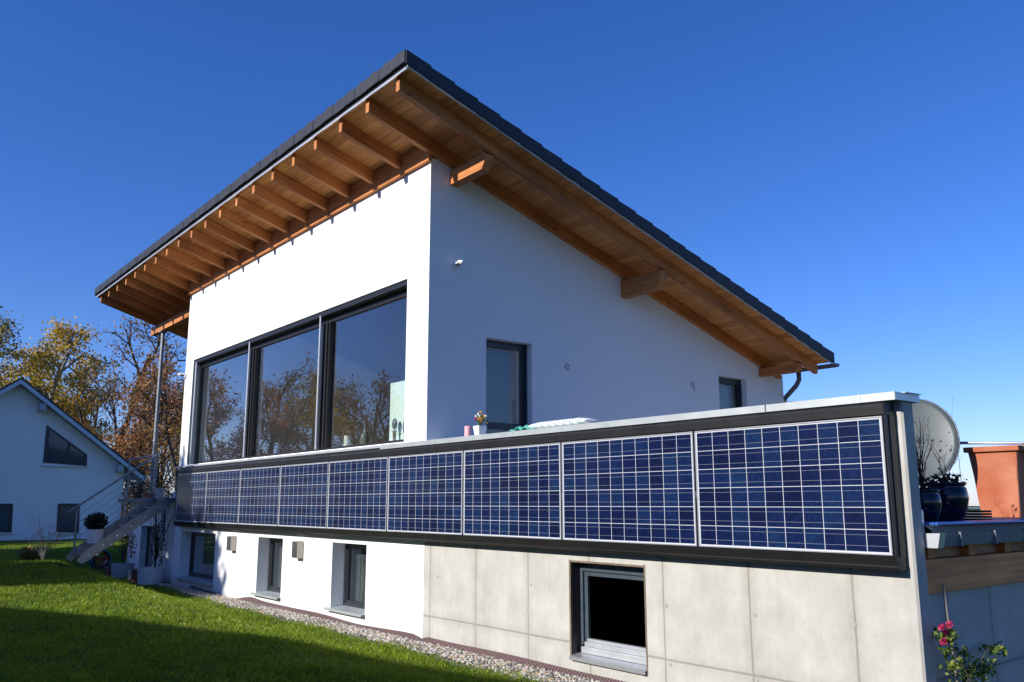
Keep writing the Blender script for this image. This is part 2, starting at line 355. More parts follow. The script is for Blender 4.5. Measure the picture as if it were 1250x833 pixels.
# pebbles
def pebbles():
    rs = np.random.RandomState(3); n = 15000
    t = (1 + 5 ** .5) / 2
    iv = np.array([(-1, t, 0), (1, t, 0), (-1, -t, 0), (1, -t, 0), (0, -1, t), (0, 1, t), (0, -1, -t), (0, 1, -t), (t, 0, -1), (t, 0, 1), (-t, 0, -1), (-t, 0, 1)], float); iv /= np.linalg.norm(iv[0])
    fi = np.array([(0, 11, 5), (0, 5, 1), (0, 1, 7), (0, 7, 10), (0, 10, 11), (1, 5, 9), (5, 11, 4), (11, 10, 2), (10, 7, 6), (7, 1, 8), (3, 9, 4), (3, 4, 2), (3, 2, 6), (3, 6, 8), (3, 8, 9), (4, 9, 5), (2, 4, 11), (6, 2, 10), (8, 6, 7), (9, 8, 1)])
    x = rs.uniform(-.5, 13.4, n); e = gravel_edge(x); y = e - .05 + (0.12 - e) * rs.rand(n) ** .9
    s = rs.uniform(.008, .020, n); sc = s[:, None] * np.stack([rs.uniform(.8, 1.5, n), rs.uniform(.7, 1.2, n), rs.uniform(.5, .9, n)], 1)
    a = rs.uniform(0, 6.28, n); z = np.maximum(ground_h(x, y), -1.27) + .012 + rs.uniform(0, .018, n)
    P = iv[None] * sc[:, None, :] * rs.uniform(.8, 1.2, (n, 12, 1))
    ca, sa = np.cos(a)[:, None], np.sin(a)[:, None]
    Q = np.stack([P[..., 0] * ca - P[..., 1] * sa, P[..., 0] * sa + P[..., 1] * ca, P[..., 2]], -1) + np.stack([x, y, z], 1)[:, None]
    me = bpy.data.meshes.new('gravel'); V = Q.reshape(-1, 3); F = (fi[None] + 12 * np.arange(n)[:, None, None]).reshape(-1, 3)
    numpy_mesh(me, V, F)
    m, nt, N, L, b = newmat('pebble'); gg = N.new('ShaderNodeNewGeometry')
    r = ramp(N, [(0, (.10, .09, .08)), (.25, (.26, .24, .21)), (.55, (.42, .39, .34)), (.85, (.60, .57, .50)), (.93, (.45, .28, .15)), (1, (.50, .34, .20))]); L.new(gg.outputs['Random Per Island'], r.inputs[0]); L.new(r.outputs[0], b.inputs['Base Color']); setb(b, None, .8)
    me.materials.append(m); o = bpy.data.objects.new('gravel', me); COL.objects.link(o)
    tag(o, 'strip of loose pale pebbles along the foot of the wall', 'gravel', kind='stuff')
def numpy_mesh(me, V, F):
    k = F.shape[1]
    me.vertices.add(len(V)); me.vertices.foreach_set('co', V.astype(np.float32).ravel())
    me.loops.add(F.size); me.loops.foreach_set('vertex_index', F.astype(np.int32).ravel())
    me.polygons.add(len(F)); me.polygons.foreach_set('loop_start', np.arange(0, F.size, k, dtype=np.int32)); me.polygons.foreach_set('loop_total', np.full(len(F), k, np.int32))
    me.update(calc_edges=True)
pebbles()
def grass():
    rs = np.random.RandomState(5)
    n = 620000
    # density falls with distance from the camera, wedge seen by the lens
    cx, cy = 18.09, -5.69
    d = 3.5 + 28 * rs.rand(n) ** 1.25; a = rs.uniform(-.60, .20, n)
    fx, fy = -.7836, .6213; rx, ry = .6213, .7836
    x = cx + d * (fx + a * rx); y = cy + d * (fy + a * ry)
    e = gravel_edge(np.clip(x, -1, 14))
    keep = (y < e + .02 + .10 * rs.rand(n) ** 2) | ((x < -6.5) & (y < 3.5)) | ((x < -.6) & (y < -.75))
    keep &= (x > -24.5) & (x < 17.6) & ~((x > -1.7) & (x < -.5) & (y > -1.9))
    x, y, d = x[keep], y[keep], d[keep]; n = len(x)
    z = ground_h(x, y)
    h = rs.uniform(.014, .042, n) * (1 + .28 * np.sin(x * 3 + 2 * np.sin(y * 2.1)) + .22 * np.sin(x * 11 + 3 * np.sin(y * 7)) * np.sin(y * 9 + x)) * np.where(rs.rand(n) < .02, 1.7, 1) * (1 + .012 * d); w = rs.uniform(.0016, .0030, n) * (1 + .05 * d)
    th = rs.uniform(0, 6.283, n); lx = rs.normal(0, .45, n) * h; ly = rs.normal(0, .45, n) * h
    c, s = np.cos(th) * w, np.sin(th) * w
    V = np.empty((n, 4, 3)); V[:, 0] = np.stack([x - c, y - s, z - .005], 1); V[:, 1] = np.stack([x + c, y + s, z - .005], 1)
    V[:, 2] = np.stack([x + c * .6 + lx * .4, y + s * .6 + ly * .4, z + h * .6], 1); V[:, 3] = np.stack([x + lx, y + ly, z + h], 1)
    F = np.array([[0, 1, 2], [0, 2, 3]])[None] + 4 * np.arange(n)[:, None, None]
    me = bpy.data.meshes.new('grass'); numpy_mesh(me, V.reshape(-1, 3), F.reshape(-1, 3))
    m, nt, N, L, b = newmat('grass_blade'); gg = N.new('ShaderNodeNewGeometry')
    f = math_n(N, L, 'ADD', math_n(N, L, 'MULTIPLY', gg.outputs['Random Per Island'], .36), math_n(N, L, 'MULTIPLY', math_n(N, L, 'SUBTRACT', noise(N, L, coords(N, L), 1.3, 7, .75), .18), 1.0))
    r = ramp(N, [(.20, (.06, .115, .006)), (.42, (.165, .265, .010)), (.66, (.28, .36, .022)), (.9, (.36, .33, .08))]); L.new(f, r.inputs[0])
    L.new(r.outputs[0], b.inputs['Base Color']); setb(b, None, .45, 0, .4)
    tr = N.new('ShaderNodeBsdfTranslucent'); L.new(r.outputs[0], tr.inputs[0]); mx = N.new('ShaderNodeMixShader'); mx.inputs[0].default_value = .4
    L.new(b.outputs[0], mx.inputs[1]); L.new(tr.outputs[0], mx.inputs[2]); L.new(mx.outputs[0], N['Material Output'].inputs[0])
    me.materials.append(m); o = bpy.data.objects.new('grass', me); COL.objects.link(o)
    tag(o, 'short green grass of the sloping lawn', 'grass', kind='stuff')
grass()
# dimpled plastic membrane against the foot of the wall
g = MB(); n = 420
for i in range(n + 1):
    x = .9 + 13.9 * i / n
    top = -1.19 + .005 * math.sin(x * 3.1) + .010 * math.sin(x * 1.3 + 1) + (.035 * math.exp(-((x - 3.9) / .4) ** 2)) - .06 * math.exp(-((x - 2.9) / .5) ** 2) - .035 * math.exp(-((x - 9.05) / .10) ** 2)
    for z in (-1.33, top): g.v.append((x, .085 + .02 * math.sin(x * 2.3) + .004 * (i % 2) + (.0 if z < -1.3 else -.015), z))
for i in range(n): g.f.append((2 * i, 2 * i + 2, 2 * i + 3, 2 * i + 1))
g.mi = [0] * n
mm, nt, N, L, b = newmat('dimpled_membrane'); t = N.new('ShaderNodeTexCoord'); s = N.new('ShaderNodeSeparateXYZ'); L.new(t.outputs['Object'], s.inputs[0])
dx = math_n(N, L, 'SINE', math_n(N, L, 'MULTIPLY', s.outputs['X'], 150)); dz = math_n(N, L, 'SINE', math_n(N, L, 'MULTIPLY', s.outputs['Z'], 150))
dd = math_n(N, L, 'ADD', math_n(N, L, 'MULTIPLY', math_n(N, L, 'MULTIPLY', dx, dz), .5), .5)
r = ramp(N, [(.2, (.055, .03, .032)), (.8, (.21, .14, .145))]); L.new(dd, r.inputs[0]); L.new(r.outputs[0], b.inputs['Base Color']); setb(b, None, .5); bump(N, L, b, dd, .6, .008)
o = g.build('drainage_membrane', mm); o.modifiers.new('thick', 'SOLIDIFY').thickness = .006
tag(o, 'wavy brown dimpled plastic membrane standing between gravel and wall', 'membrane')
fl = MB(); rq = random.Random(17)
for i in range(170):
    x = rq.uniform(-8, 14); y = rq.uniform(-4.5, float(gravel_edge(min(max(x, -1), 14))) + .25); z = max(gh(x, y), -1.27) + rq.uniform(.02, .035); a = rq.uniform(0, 6.28); k = rq.uniform(.018, .034)
    u_ = (math.cos(a) * k, math.sin(a) * k, rq.uniform(-.01, .01)); v_ = (-math.sin(a) * k * .6, math.cos(a) * k * .6, rq.uniform(-.01, .012))
    fl.add([(x - u_[0], y - u_[1], z - u_[2]), (x + v_[0], y + v_[1], z + v_[2]), (x + u_[0], y + u_[1], z + u_[2]), (x - v_[0], y - v_[1], z - v_[2])], [(0, 1, 2, 3)])
tag(fl.build('fallen_leaves', M['leaf_rust']), 'few small autumn leaves scattered over lawn and gravel', 'leaves', kind='stuff')
# distant low hills on the horizon; haze put into the far ring's colour
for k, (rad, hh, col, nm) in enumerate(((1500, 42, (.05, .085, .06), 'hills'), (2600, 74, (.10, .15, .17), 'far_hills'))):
    g = MB(); n = 240
    for i in range(n + 1):
        a = 2 * math.pi * i / n; hz = hh * (.45 + .25 * math.sin(a * 5 + k) + .18 * math.sin(a * 13 + 2 * k) + .1 * math.sin(a * 31))
        for rr, z in ((rad - 150, -26), (rad, hz - 26), (rad + 300, -26)): g.v.append((rr * math.cos(a), rr * math.sin(a), z))
    for i in range(n):
        for j in (0, 1): g.f.append((3 * i + j, 3 * i + 3 + j, 3 * i + 4 + j, 3 * i + 1 + j))
    g.mi = [0] * len(g.f)
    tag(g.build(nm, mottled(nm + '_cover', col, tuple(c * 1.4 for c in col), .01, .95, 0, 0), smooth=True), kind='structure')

# ---------------------------------------------------------------- the house
def sheet_holes(mb, u0, u1, z0, z1, holes, front, back, ax):
    """slab in the plane ax with rectangular holes; ax 'y': u is x; ax 'x': u is y"""
    us = sorted({u0, u1, *[h[0] for h in holes], *[h[1] for h in holes]}); zs = sorted({z0, z1, *[h[2] for h in holes], *[h[3] for h in holes]})
    P = (lambda u, z, d: (u, d, z)) if ax == 'y' else (lambda u, z, d: (d, u, z))
    for i in range(len(us) - 1):
        for j in range(len(zs) - 1):
            uc = (us[i] + us[i + 1]) / 2; zc = (zs[j] + zs[j + 1]) / 2
            if any(h[0] < uc < h[1] and h[2] < zc < h[3] for h in holes): continue
            for d in (front, back): mb.quad(P(us[i], zs[j], d), P(us[i + 1], zs[j], d), P(us[i + 1], zs[j + 1], d), P(us[i], zs[j + 1], d))
    def rim(a0, a1, b0, b1):
        mb.quad(P(a0, b0, front), P(a0, b1, front), P(a0, b1, back), P(a0, b0, back)); mb.quad(P(a1, b0, front), P(a1, b1, front), P(a1, b1, back), P(a1, b0, back))
        mb.quad(P(a0, b0, front), P(a1, b0, front), P(a1, b0, back), P(a0, b0, back)); mb.quad(P(a0, b1, front), P(a1, b1, front), P(a1, b1, back), P(a0, b1, back))
    rim(u0, u1, z0, z1)
    for h in holes: rim(*h)
XL, XR, YF, YB = -.47, 9.015, .15, 7.46
house = thing('house', (4, 0, -1.27), 'white two storey house with a single pitch roof above the row of solar panels', 'house')
w = MB()
LOWH = [(-.02, 1.92, -1.085, -.195), (3.92, 4.90, -1.085, -.195), (6.60, 7.59, -1.085, -.195)]
BIG = (.03, 8.485, 1.13, 3.30)
sheet_holes(w, XL, XR, -1.6, 4.835, [BIG] + LOWH, YF, YF + .34, 'y')
w.build('front_wall', M['plaster'], house)
w = MB()
G1 = (1.07, 1.86, .24, 2.53); G2 = (5.93, 6.68, 1.25, 2.455)
sheet_holes(w, YF + .34, YB, -.1, 2.56, [G1, G2], XR, XR - .34, 'x')
w.prism([(YF + .34, 2.56), (YB, 2.56), (YB, zr(YB) + .05), (YF + .34, zr(YF + .34) + .10)], XR, XR - .34, 'x')
w.build('gable_wall', M['plaster'], house)
w = MB(); w.prism([(YF + .34, -1.6), (YB, -1.6), (YB, zr(YB) + .05), (YF + .34, zr(YF + .34) + .10)], XL, XL + .3, 'x'); w.build('gable_wall', M['plaster'], house)
w = MB(); w.box(XL, XR, YB, YB + .3, -1.6, zr(YB) + .03); w.build('rear_wall', M['plaster'], house)
# inside: floor slab, partition walls, ceiling comes from the soffit boards
w = MB(); w.box(XL + .3, XR - .34, YF + .34, YB, 0, .12); w.build('floor_slab', M['room'], house)
w = MB(); w.m = 0
w.box(2.35, XR - .34, 4.6, 4.75, .12, 3.6); w.build('partition_wall', M['room'], house)
w = MB(); w.box(5.2, 7.0, 4.53, 4.6, .12, 2.3); w.build('cupboard', wood('inner_oak', 'z', (.16, .08, .03), (.07, .035, .015)), house)
w = MB(); w.box(XL + .3, XR - .34, 2.4, 2.5, -1.3, -.01); w.build('partition_wall', M['darkroom'], house)

w = MB(); w.prism([(YF + .36, zr(YF + .36) - .03), (YB - .02, zr(YB - .02) - .03), (YB - .02, zr(YB - .02) - .01), (YF + .36, zr(YF + .36) - .01)], XL + .31, XR - .35, 'x'); w.build('ceiling_board', mottled('grey_beige_ceiling', (.20, .18, .15), (.24, .22, .18), 1, .9, 0, 0), house)
# roof
roofx0, roofx1, ry0, ry1 = -4.42, 10.05, -.865, 7.70
RX = [9.82 - .7335 * k for k in range(20)]
for k, xr_ in enumerate(RX):
    w = MB(); y0, y1 = -.83 + R.uniform(-.006, .006), 7.62
    w.prism([(y0, zr(y0)), (y1, zr(y1)), (y1, zr(y1) + .188), (y0, zr(y0) + .188)], xr_ - .078, xr_, 'x'); w.build('rafter', M['wood_y'], house, bevel=.005)
# soffit boards: tongue and groove running along the eave
mm, nt, N, L, b = newmat('soffit_boards')
v = coords(N, L, 'Object', (.5, 8, 8)); n1 = noise(N, L, v, 2.4, 6, .6)
t = N.new('ShaderNodeTexCoord'); s = N.new('ShaderNodeSeparateXYZ'); L.new(t.outputs['Object'], s.inputs[0])
bu = math_n(N, L, 'DIVIDE', s.outputs['Y'], .135); fl = math_n(N, L, 'FLOOR', bu); fr = math_n(N, L, 'ABSOLUTE', math_n(N, L, 'SUBTRACT', math_n(N, L, 'FRACT', bu), .5))
xj = math_n(N, L, 'FLOOR', math_n(N, L, 'ADD', math_n(N, L, 'DIVIDE', s.outputs['X'], 2.9), math_n(N, L, 'MULTIPLY', fl, .37)))
cb = N.new('ShaderNodeCombineXYZ'); L.new(fl, cb.inputs[0]); L.new(xj, cb.inputs[1]); wn = N.new('ShaderNodeTexWhiteNoise'); L.new(cb.outputs[0], wn.inputs['Vector'])
r = ramp(N, [(.25, (.42, .15, .036)), (.7, (.84, .385, .11))]); L.new(math_n(N, L, 'ADD', math_n(N, L, 'MULTIPLY', n1, .75), math_n(N, L, 'MULTIPLY', wn.outputs['Value'], .28)), r.inputs[0])
vo = N.new('ShaderNodeTexVoronoi'); vo.inputs['Scale'].default_value = 1; L.new(coords(N, L, 'Object', (2.2, 4.5, 4.5)), vo.inputs['Vector'])
kr = ramp(N, [(.0, (1, 1, 1)), (.07, (.8, .8, .8)), (.13, (0, 0, 0))]); L.new(vo.outputs['Distance'], kr.inputs[0])
c = mix_c(N, L, math_n(N, L, 'MULTIPLY', kr.outputs[0], .75), r.outputs[0], (.10, .035, .012))
gr = math_n(N, L, 'GREATER_THAN', fr, .475); c = mix_c(N, L, math_n(N, L, 'MULTIPLY', gr, .65), c, (.09, .035, .012))
L.new(c, b.inputs['Base Color']); setb(b, None, .6); bump(N, L, b, math_n(N, L, 'SUBTRACT', n1, gr), .3, .004)
zs_ = lambda y: zr(y) + .19
w = MB(); w.prism([(ry0, zs_(ry0)), (7.66, zs_(7.66)), (7.66, zs_(7.66) + .022), (ry0, zs_(ry0) + .022)], roofx0 + .02, roofx1 - .02, 'x'); w.build('soffit', mm, house)
# wall plate and purlins
w = MB(); w.prism([(.095, 4.782), (.149, 4.782), (.149, zs_(.149) - .003), (.095, zs_(.095) - .003)], XL - .02, XR + .02, 'x'); w.build('wall_plate', M['wood_x'], house, bevel=.003)
for (py, pz, xa, xb) in ((.45, 4.525, -4.36, 9.76), (3.65, 3.455, -4.2, 9.79), (7.05, 2.535, -4.2, 9.79)):
    zt = zr(py + .14) - .002
    for a, c_ in ((xa, XL + .1), (XR - .1, xb)):
        w = MB()
        if a < 0: w.prism([(a, pz), (c_, pz), (c_, zt), (a, zt)], py, py + .14, 'y')
        else: w.prism([(a, pz), (c_ - .03, pz), (c_ + .035, pz + .10), (c_ + .035, zt), (a, zt)], py, py + .14, 'y')
        w.build('purlin', M['wood_x'], house, bevel=.006)
# steel post under the left purlin
w = MB(); w.tube([(-3.56, .52, .47), (-3.56, .52, 4.525)], .045, 14); w.box(-3.66, -3.46, .44, .60, 4.49, 4.5245); w.build('support_post', M['steel'], house, smooth=False)
# metal edge strips
w = MB(); w.box(roofx0 - .0, roofx1 + .01, -.885, -.872, 5.326, 5.352)
w.build('eave_flashing', M['zinc_bright'], house)
w = MB(); y0, y1 = -.871, 7.70
w.prism([(y0, zs_(y0) - .022), (y1, zs_(y1) - .022), (y1, zs_(y1) + .03), (y0, zs_(y0) + .03)], roofx1 + .004, roofx1 + .018, 'x'); w.build('verge_flashing', M['zinc'], house)
w = MB(); w.prism([(y0, zs_(y0) - .022), (y1, zs_(y1) - .022), (y1, zs_(y1) + .03), (y0, zs_(y0) + .03)], roofx0 - .018, roofx0 - .004, 'x'); w.build('verge_flashing', M['zinc'], house)
w = MB(); w.box(roofx0, roofx1 + .004, -.880, -.873, 5.3525, 5.50); w.build('dark_gap_strip', M['underlay'], house)  # shade of the gap below the ridge tiles, put in as a black strip
# dark layer between boards and tiles
w = MB(); w.prism([(y0, zs_(y0) + .035), (y1, zs_(y1) + .035), (y1, zs_(y1) + .10), (y0, zs_(y0) + .10)], roofx0 + .01, roofx1 - .002, 'x'); w.build('underlay', M['underlay'], house)
# tile field
w = MB(); course = .345; nc = 25; step = .1
nxs = int((roofx1 - roofx0) / step); xs_ = [roofx0 + i * (roofx1 - roofx0) / nxs for i in range(nxs + 1)]
for j in range(nc):
    ya = -.86 + j * course; yb = ya + course + .01
    base = len(w.v)
    for x in xs_:
        hb = .018 * abs(math.sin(math.pi * (x - roofx0) / .3))
        for (yy, lift) in ((ya, .0), (yb, .030), (yb, -.01)): w.v.append((x, yy, zs_(yy) + .13 + lift + hb))
    for i in range(nxs):
        for k in (0, 1):
            a = base + 3 * i + k; w.f.append((a, a + 3, a + 4, a + 1)); w.mi.append(0)
w.build('tile_field', M['tile'], house)
# ridge tiles with a downward flange along the high front edge
w = MB(); nt_ = 48; tw = (roofx1 + .03 - roofx0 + .03) / nt_
for i in range(nt_):
    xa = roofx0 - .03 + i * tw; k = .004 * (i % 2)
    w.box(xa + .003, xa + tw - .003 + .0, -.918 - k, -.893, 5.397 + k, 5.548)
    pts = [(xa + .003, 5.548), (xa + tw * .25, 5.548), (xa + tw * .36, 5.566), (xa + tw * .7, 5.566), (xa + tw * .82, 5.548), (xa + tw - .003, 5.548)]
    w.prism([(a, z) for a, z in pts] + [(xa + tw - .003, 5.53), (xa + .003, 5.53)], -.916 - k, -.85, 'y')
w.build('ridge_tiles', M['tile'], house)
# verge tiles: a cover and a hanging flange per course, each overlapping the next one down
def verge(xa, xb):
    w = MB()
    for j in range(nc):
        ya = -.905 + j * course; yb = -.905 + (j + 1) * course
        za, zb = zs_(ya) + .160 + (.0 if j else .004), zs_(yb) + .182
        w.prism([(ya, za - .165), (yb - .001, zb - .176), (yb - .001, zb), (ya, za)], xa, xb, 'x')
        c_, d_ = (xa - .16, xa) if xb > 5 else (xb, xb + .16)
        w.prism([(ya, za - .02), (yb - .001, zb - .02), (yb - .001, zb - .0015), (ya, za - .0015)], c_, d_ - .001 if d_ > 5 else d_, 'x')
    w.build('verge_tiles', M['tile'], house)
verge(roofx1 + .02, roofx1 + .042); verge(roofx0 - .042, roofx0 - .02)
# gutter at the low side
w = MB(); zg = 2.70; prof = [(7.70 + .065 - .065 * math.cos(math.pi * i / 10), zg - .065 * math.sin(math.pi * i / 10)) for i in range(11)]
pin = [(7.765 + (p[0] - 7.765) * .93, zg + (p[1] - zg) * .93) for p in prof]
w.prism(prof + pin[::-1], roofx0, roofx1 + .06, 'x'); w.prism(prof, roofx1 + .06, roofx1 + .066, 'x'); w.build('gutter', M['steel_dark'], house)
w = MB(); w.tube([(9.35, 7.765, 2.66), (9.35, 7.765, 2.50), (9.30, 7.74, 2.40), (8.98, 7.86, 2.22), (8.93, 7.87, 2.12), (8.93, 7.87, -1.2)], .042, 12); w.build('downpipe', M['steel_dark'], house, smooth=True)

# the big window
win = MB(); fy0, fy1 = YF + .13, YF + .20
win.m = 0
x0, x1, z0, z1 = BIG
win.box(x0, x1, fy0, fy1, z1 - .17, z1); win.box(x0, x1, fy0, fy1, z0, z0 + .05); win.box(x0, x0 + .10, fy0, fy1, z0 + .05, z1 - .17); win.box(x1 - .06, x1, fy0, fy1, z0 + .05, z1 - .17)
for a in (2.80, 5.74):
    win.box(a, a + .30, fy0 - .02, fy1, z0 + .05, z1 - .17)
    for b_ in (.10, .22): win.box(a + b_, a + b_ + .03, fy0 - .045, fy0 - .021, z0 + .05, z1 - .17)
bw = win.build('window', M['black'], house)
p = MB(); p.m = 0
for a, c_ in ((x0 + .10, 2.80), (3.10, 5.74), (6.04, x1 - .06)):
    p.box(a, c_, YF + .16, YF + .168, z0 + .05, z1 - .17)
    pp_ = MB(); pp_.box(a, c_, YF + .16, YF + .168, z0 + .05, z1 - .17); pp_.build('pane', M['glass'], bw)
for a in (.12, 2.98, 5.86): q = MB(); q.tube([(a, YF + .03, z0 + .03), (a, YF + .03, z1 - .05)], .016, 10); q.build('blind_guide', M['zinc_bright'], bw)
q = MB(); q.box(x0 + .002, x1 - .002, YF + .02, YF + .129, z1 - .075, z1 - .003); q.build('blind_box', M['black'], bw)
q = MB(); q.box(x0 + .001, x0 + .012, YF - .003, YF + .129, z0, z1 - .08); q.box(x0 + .03, x0 + .055, YF + .045, YF + .129, z0, z1 - .08); q.build('side_reveal', M['revealgrey'], bw)
q = MB(); q.prism([(YF - .10, 1.072), (YF - .086, 1.072), (YF - .086, 1.094), (YF + .13, 1.112), (YF + .13, 1.13), (YF - .10, 1.104)], XL + .05, 8.10, 'x'); q.build('sill', M['zinc_bright'], bw)
# lower windows
def window_in(u0, u1, z0, z1, fmat, mull, gmat, sillm, depth=.20):
    f = MB(); y0, y1 = YF + depth, YF + depth + .07; t = .055
    f.box(u0, u1, y0, y1, z1 - t, z1); f.box(u0, u1, y0, y1, z0, z0 + t); f.box(u0, u0 + t, y0, y1, z0 + t, z1 - t); f.box(u1 - t, u1, y0, y1, z0 + t, z1 - t)
    xs_ = [u0 + t] + [m_ for m_ in mull for _ in (0, 1)] + [u1 - t]
    for m_ in mull: f.box(m_ - .04, m_ + .04, y0 - .002, y1, z0 + t, z1 - t)
    fo = f.build('window', fmat, house)
    ed = [u0 + t] + [v_ for m_ in mull for v_ in (m_ - .04, m_ + .04)] + [u1 - t]
    for a, c_ in zip(ed[::2], ed[1::2]):
        s_ = MB(); k = .035
        s_.box(a, c_, y0 + .012, y1 - .01, z1 - t - k, z1 - t); s_.box(a, c_, y0 + .012, y1 - .01, z0 + t, z0 + t + k); s_.box(a, a + k, y0 + .012, y1 - .01, z0 + t + k, z1 - t - k); s_.box(c_ - k, c_, y0 + .012, y1 - .01, z0 + t + k, z1 - t - k)
        s_.build('sash', fmat, fo)
        g_ = MB(); g_.box(a + k, c_ - k, y0 + .03, y0 + .038, z0 + t + k, z1 - t - k); g_.build('pane', gmat, fo)
    s_ = MB(); s_.prism([(YF - .075, z0 - .035), (YF - .063, z0 - .035), (YF - .063, z0 - .012), (YF + depth, z0 + .0), (YF + depth, z0 + .012), (YF - .075, z0 - .002)], u0 - .05, u1 + .012, 'x'); s_.build('sill', sillm, fo)
    return fo
for (a, c_, z0_, z1_), ml in zip(LOWH, ([.96 + .45], [], [])):
    fo = window_in(a, c_, z0_, z1_, M['anth'], ml, M['glass'], M['zinc'])
    q = MB()
    nc_ = 90; pts_ = [(a + .03 + (c_ - a - .06) * i / nc_ * (.78 if c_ - a < 1.2 else 1), YF + .33 + .014 * math.sin(i * .9) + .006 * math.sin(i * 2.3)) for i in range(nc_ + 1)]
    for (u0_, v0_), (u1_, v1_) in zip(pts_, pts_[1:]): q.quad((u0_, v0_, z0_ + .05), (u1_, v1_, z0_ + .05), (u1_, v1_, z1_ - .05), (u0_, v0_, z1_ - .05))
    q.build('curtain', mottled('net_curtain', (.10, .11, .12), (.14, .15, .16), 3, .9, 0, 0), fo, smooth=True)
# gable windows
def window_gable(y0, y1, z0, z1, rail=None, blind=True):
    f = MB(); a, b_ = XR - .20, XR - .13; t = .07
    f.box(a, b_, y0, y1, z1 - .09, z1); f.box(a, b_, y0, y1, z0, z0 + t); f.box(a, b_, y0, y0 + t, z0 + t, z1 - .09); f.box(a, b_, y1 - t, y1, z0 + t, z1 - .09)
    if rail: f.box(a - .001, b_ + .004, y0 + t, y1 - t, rail, rail + .085)
    fo = f.build('window', M['anth'], house)
    g_ = MB(); g_.box(a + .03, a + .038, y0 + t, y1 - t, z0 + t, z1 - .09); g_.build('pane', M['glass_side'], fo)
    s_ = MB(); s_.box(a - .05, a - .04, y0 + t + .02, y1 - t - .12, z0 + .1, z1 - .10); s_.build('blind', mottled('grey_blind', (.20, .22, .21), (.24, .26, .25), 4, .8, 0, 0), fo)
    s_ = MB(); s_.box(b_ + .003, b_ + .03, y1 - .020, y1 - .003, z0, z1 - .005); s_.build('guide_rail', M['frame_grey'], fo)
window_gable(*G1, rail=1.33); window_gable(*G2)

# security light fittings on two corners
def sensor(loc, rz, label):
    t_ = thing('security_sensor', loc, label, 'sensor')
    q = MB(); q.box(loc[0] - .0, loc[0] + .03, loc[1] - .03, loc[1] + .03, loc[2] - .05, loc[2] + .045); q.build('wall_plate', M['plastic_white'], t_, bevel=.006)
    q = MB(); q.tube([(loc[0] + .03, loc[1], loc[2] + .02), (loc[0] + .10, loc[1], loc[2] + .035), (loc[0] + .125, loc[1], loc[2] + .02)], [.016, .02, .014], 8); q.build('arm', M['plastic_white'], t_)
    q = MB(); q.blob((loc[0] + .135, loc[1] + .01, loc[2] + .018), (.034, .03, .03), 4, 10, 8, 0); q.build('sensor_head', M['plastic_white'], t_, smooth=True)
    q = MB(); q.blob((loc[0] + .075, loc[1] - .005, loc[2] - .0), (.05, .028, .02), 4, 10, 8, 0); q.build('lens', M['darkglass'], t_, smooth=True)
    t_.rotation_euler.z = rz
    return t_
sensor((9.017, .55, 3.43), 0, 'small white sensor on the shaded gable wall near its front corner')
q = sensor((0, 0, 0), 0, 'small white sensor at the far corner of the sunlit front wall'); q.location = (-.40, .145, 3.02); q.rotation_euler.z = math.radians(-110)
# little wire rings on the shaded wall
for i, (yy, zz) in enumerate(((2.51, 2.27), (5.25, 2.24))):
    q = MB(); q.tube([(9.03, yy + .035 * math.cos(a), zz + .035 * math.sin(a)) for a in np.linspace(0, 5.6, 14)] + [(9.03, yy + .03, zz - .05 - .06 * i)], .0045, 6)
    tag(q.build('wire_loop', M['steel_dark']), ('small wire loop on the gable wall right of the tall window', 'small wire loop with a hanging tail on the gable wall near the low window')[i], 'wire')
# wall lamps between the basement windows
for i, xx in enumerate((2.76, 5.46)):
    t_ = thing('wall_lamp', (xx, YF, -.46), ('rectangular metal wall lamp between the first and second basement windows', 'rectangular metal wall lamp between the second and third basement windows')[i], 'lamp', 'lamps between the basement windows')
    q = MB(); q.box(xx, xx + .20, YF - .10, YF - .002, -.46, -.21); q.build('housing', M['lampbody'], t_, bevel=.004)
    q = MB(); q.box(xx + .012, xx + .188, YF - .104, YF - .1005, -.45, -.22); q.build('cover', M['darkglass'], t_)

# ---------------------------------------------------------------- concrete terrace wall with coping
cw = thing('concrete_wall', (12, .2, -1.27), 'bare fair-faced concrete wall under the nearer solar panels', 'wall')
CW = (11.64, 12.61, -1.09, -.215)
w = MB(); sheet_holes(w, 9.0, 15.075, -1.6, 1.045, [CW], .155, .30, 'y')
w.prism([(15.075, .155), (15.0902, .17), (15.0902, .30), (15.075, .30)], -1.6, 1.045, 'z')
w.build('front_wall', M['concrete'], cw)
w = MB(); w.box(14.9, 15.05, .301, 9.0, -1.6, -.262); w.build('side_wall', M['concrete_side'], cw)
w = MB(); w.box(14.87, 15.085, .302, 9.0, -.262, -.035); w.build('beam', wood('weathered_beam', 'z', (.95, .40, .13), (.45, .15, .04), .0), cw, bevel=.004)
for k in range(9):
    yy = .42 + k * .62
    w = MB(); w.box(14.75, 15.05, yy, yy + .1, -.033, .10); w.build('joist_end', M['wood_x'], cw)
w = MB(); w.box(14.93, 14.98, .303, 9, -.034, .10); w.build('backing_board', M['wood_old'], cw)
w = MB(); w.box(9.02, 15.10, .302, 9.0, .11, .20); w.build('terrace_deck', mottled('pale_terrace_stone', (.24, .23, .22), (.30, .29, .27), 3, .8, 0, .1, 40), cw)
w = MB(); w.prism([(15.07, .13), (15.08, .055), (15.17, .055), (15.19, .135), (15.182, .135), (15.163, .063), (15.087, .063), (15.078, .13)], .40, 9.0, 'y')
for k in range(9): w.box(15.165, 15.197, .62 + k * .55, .635 + k * .55, .05, .148)
w.build('gutter', mottled('dull_zinc_gutter', (.16, .17, .19), (.22, .23, .25), 8, .55, .1, 0), cw)
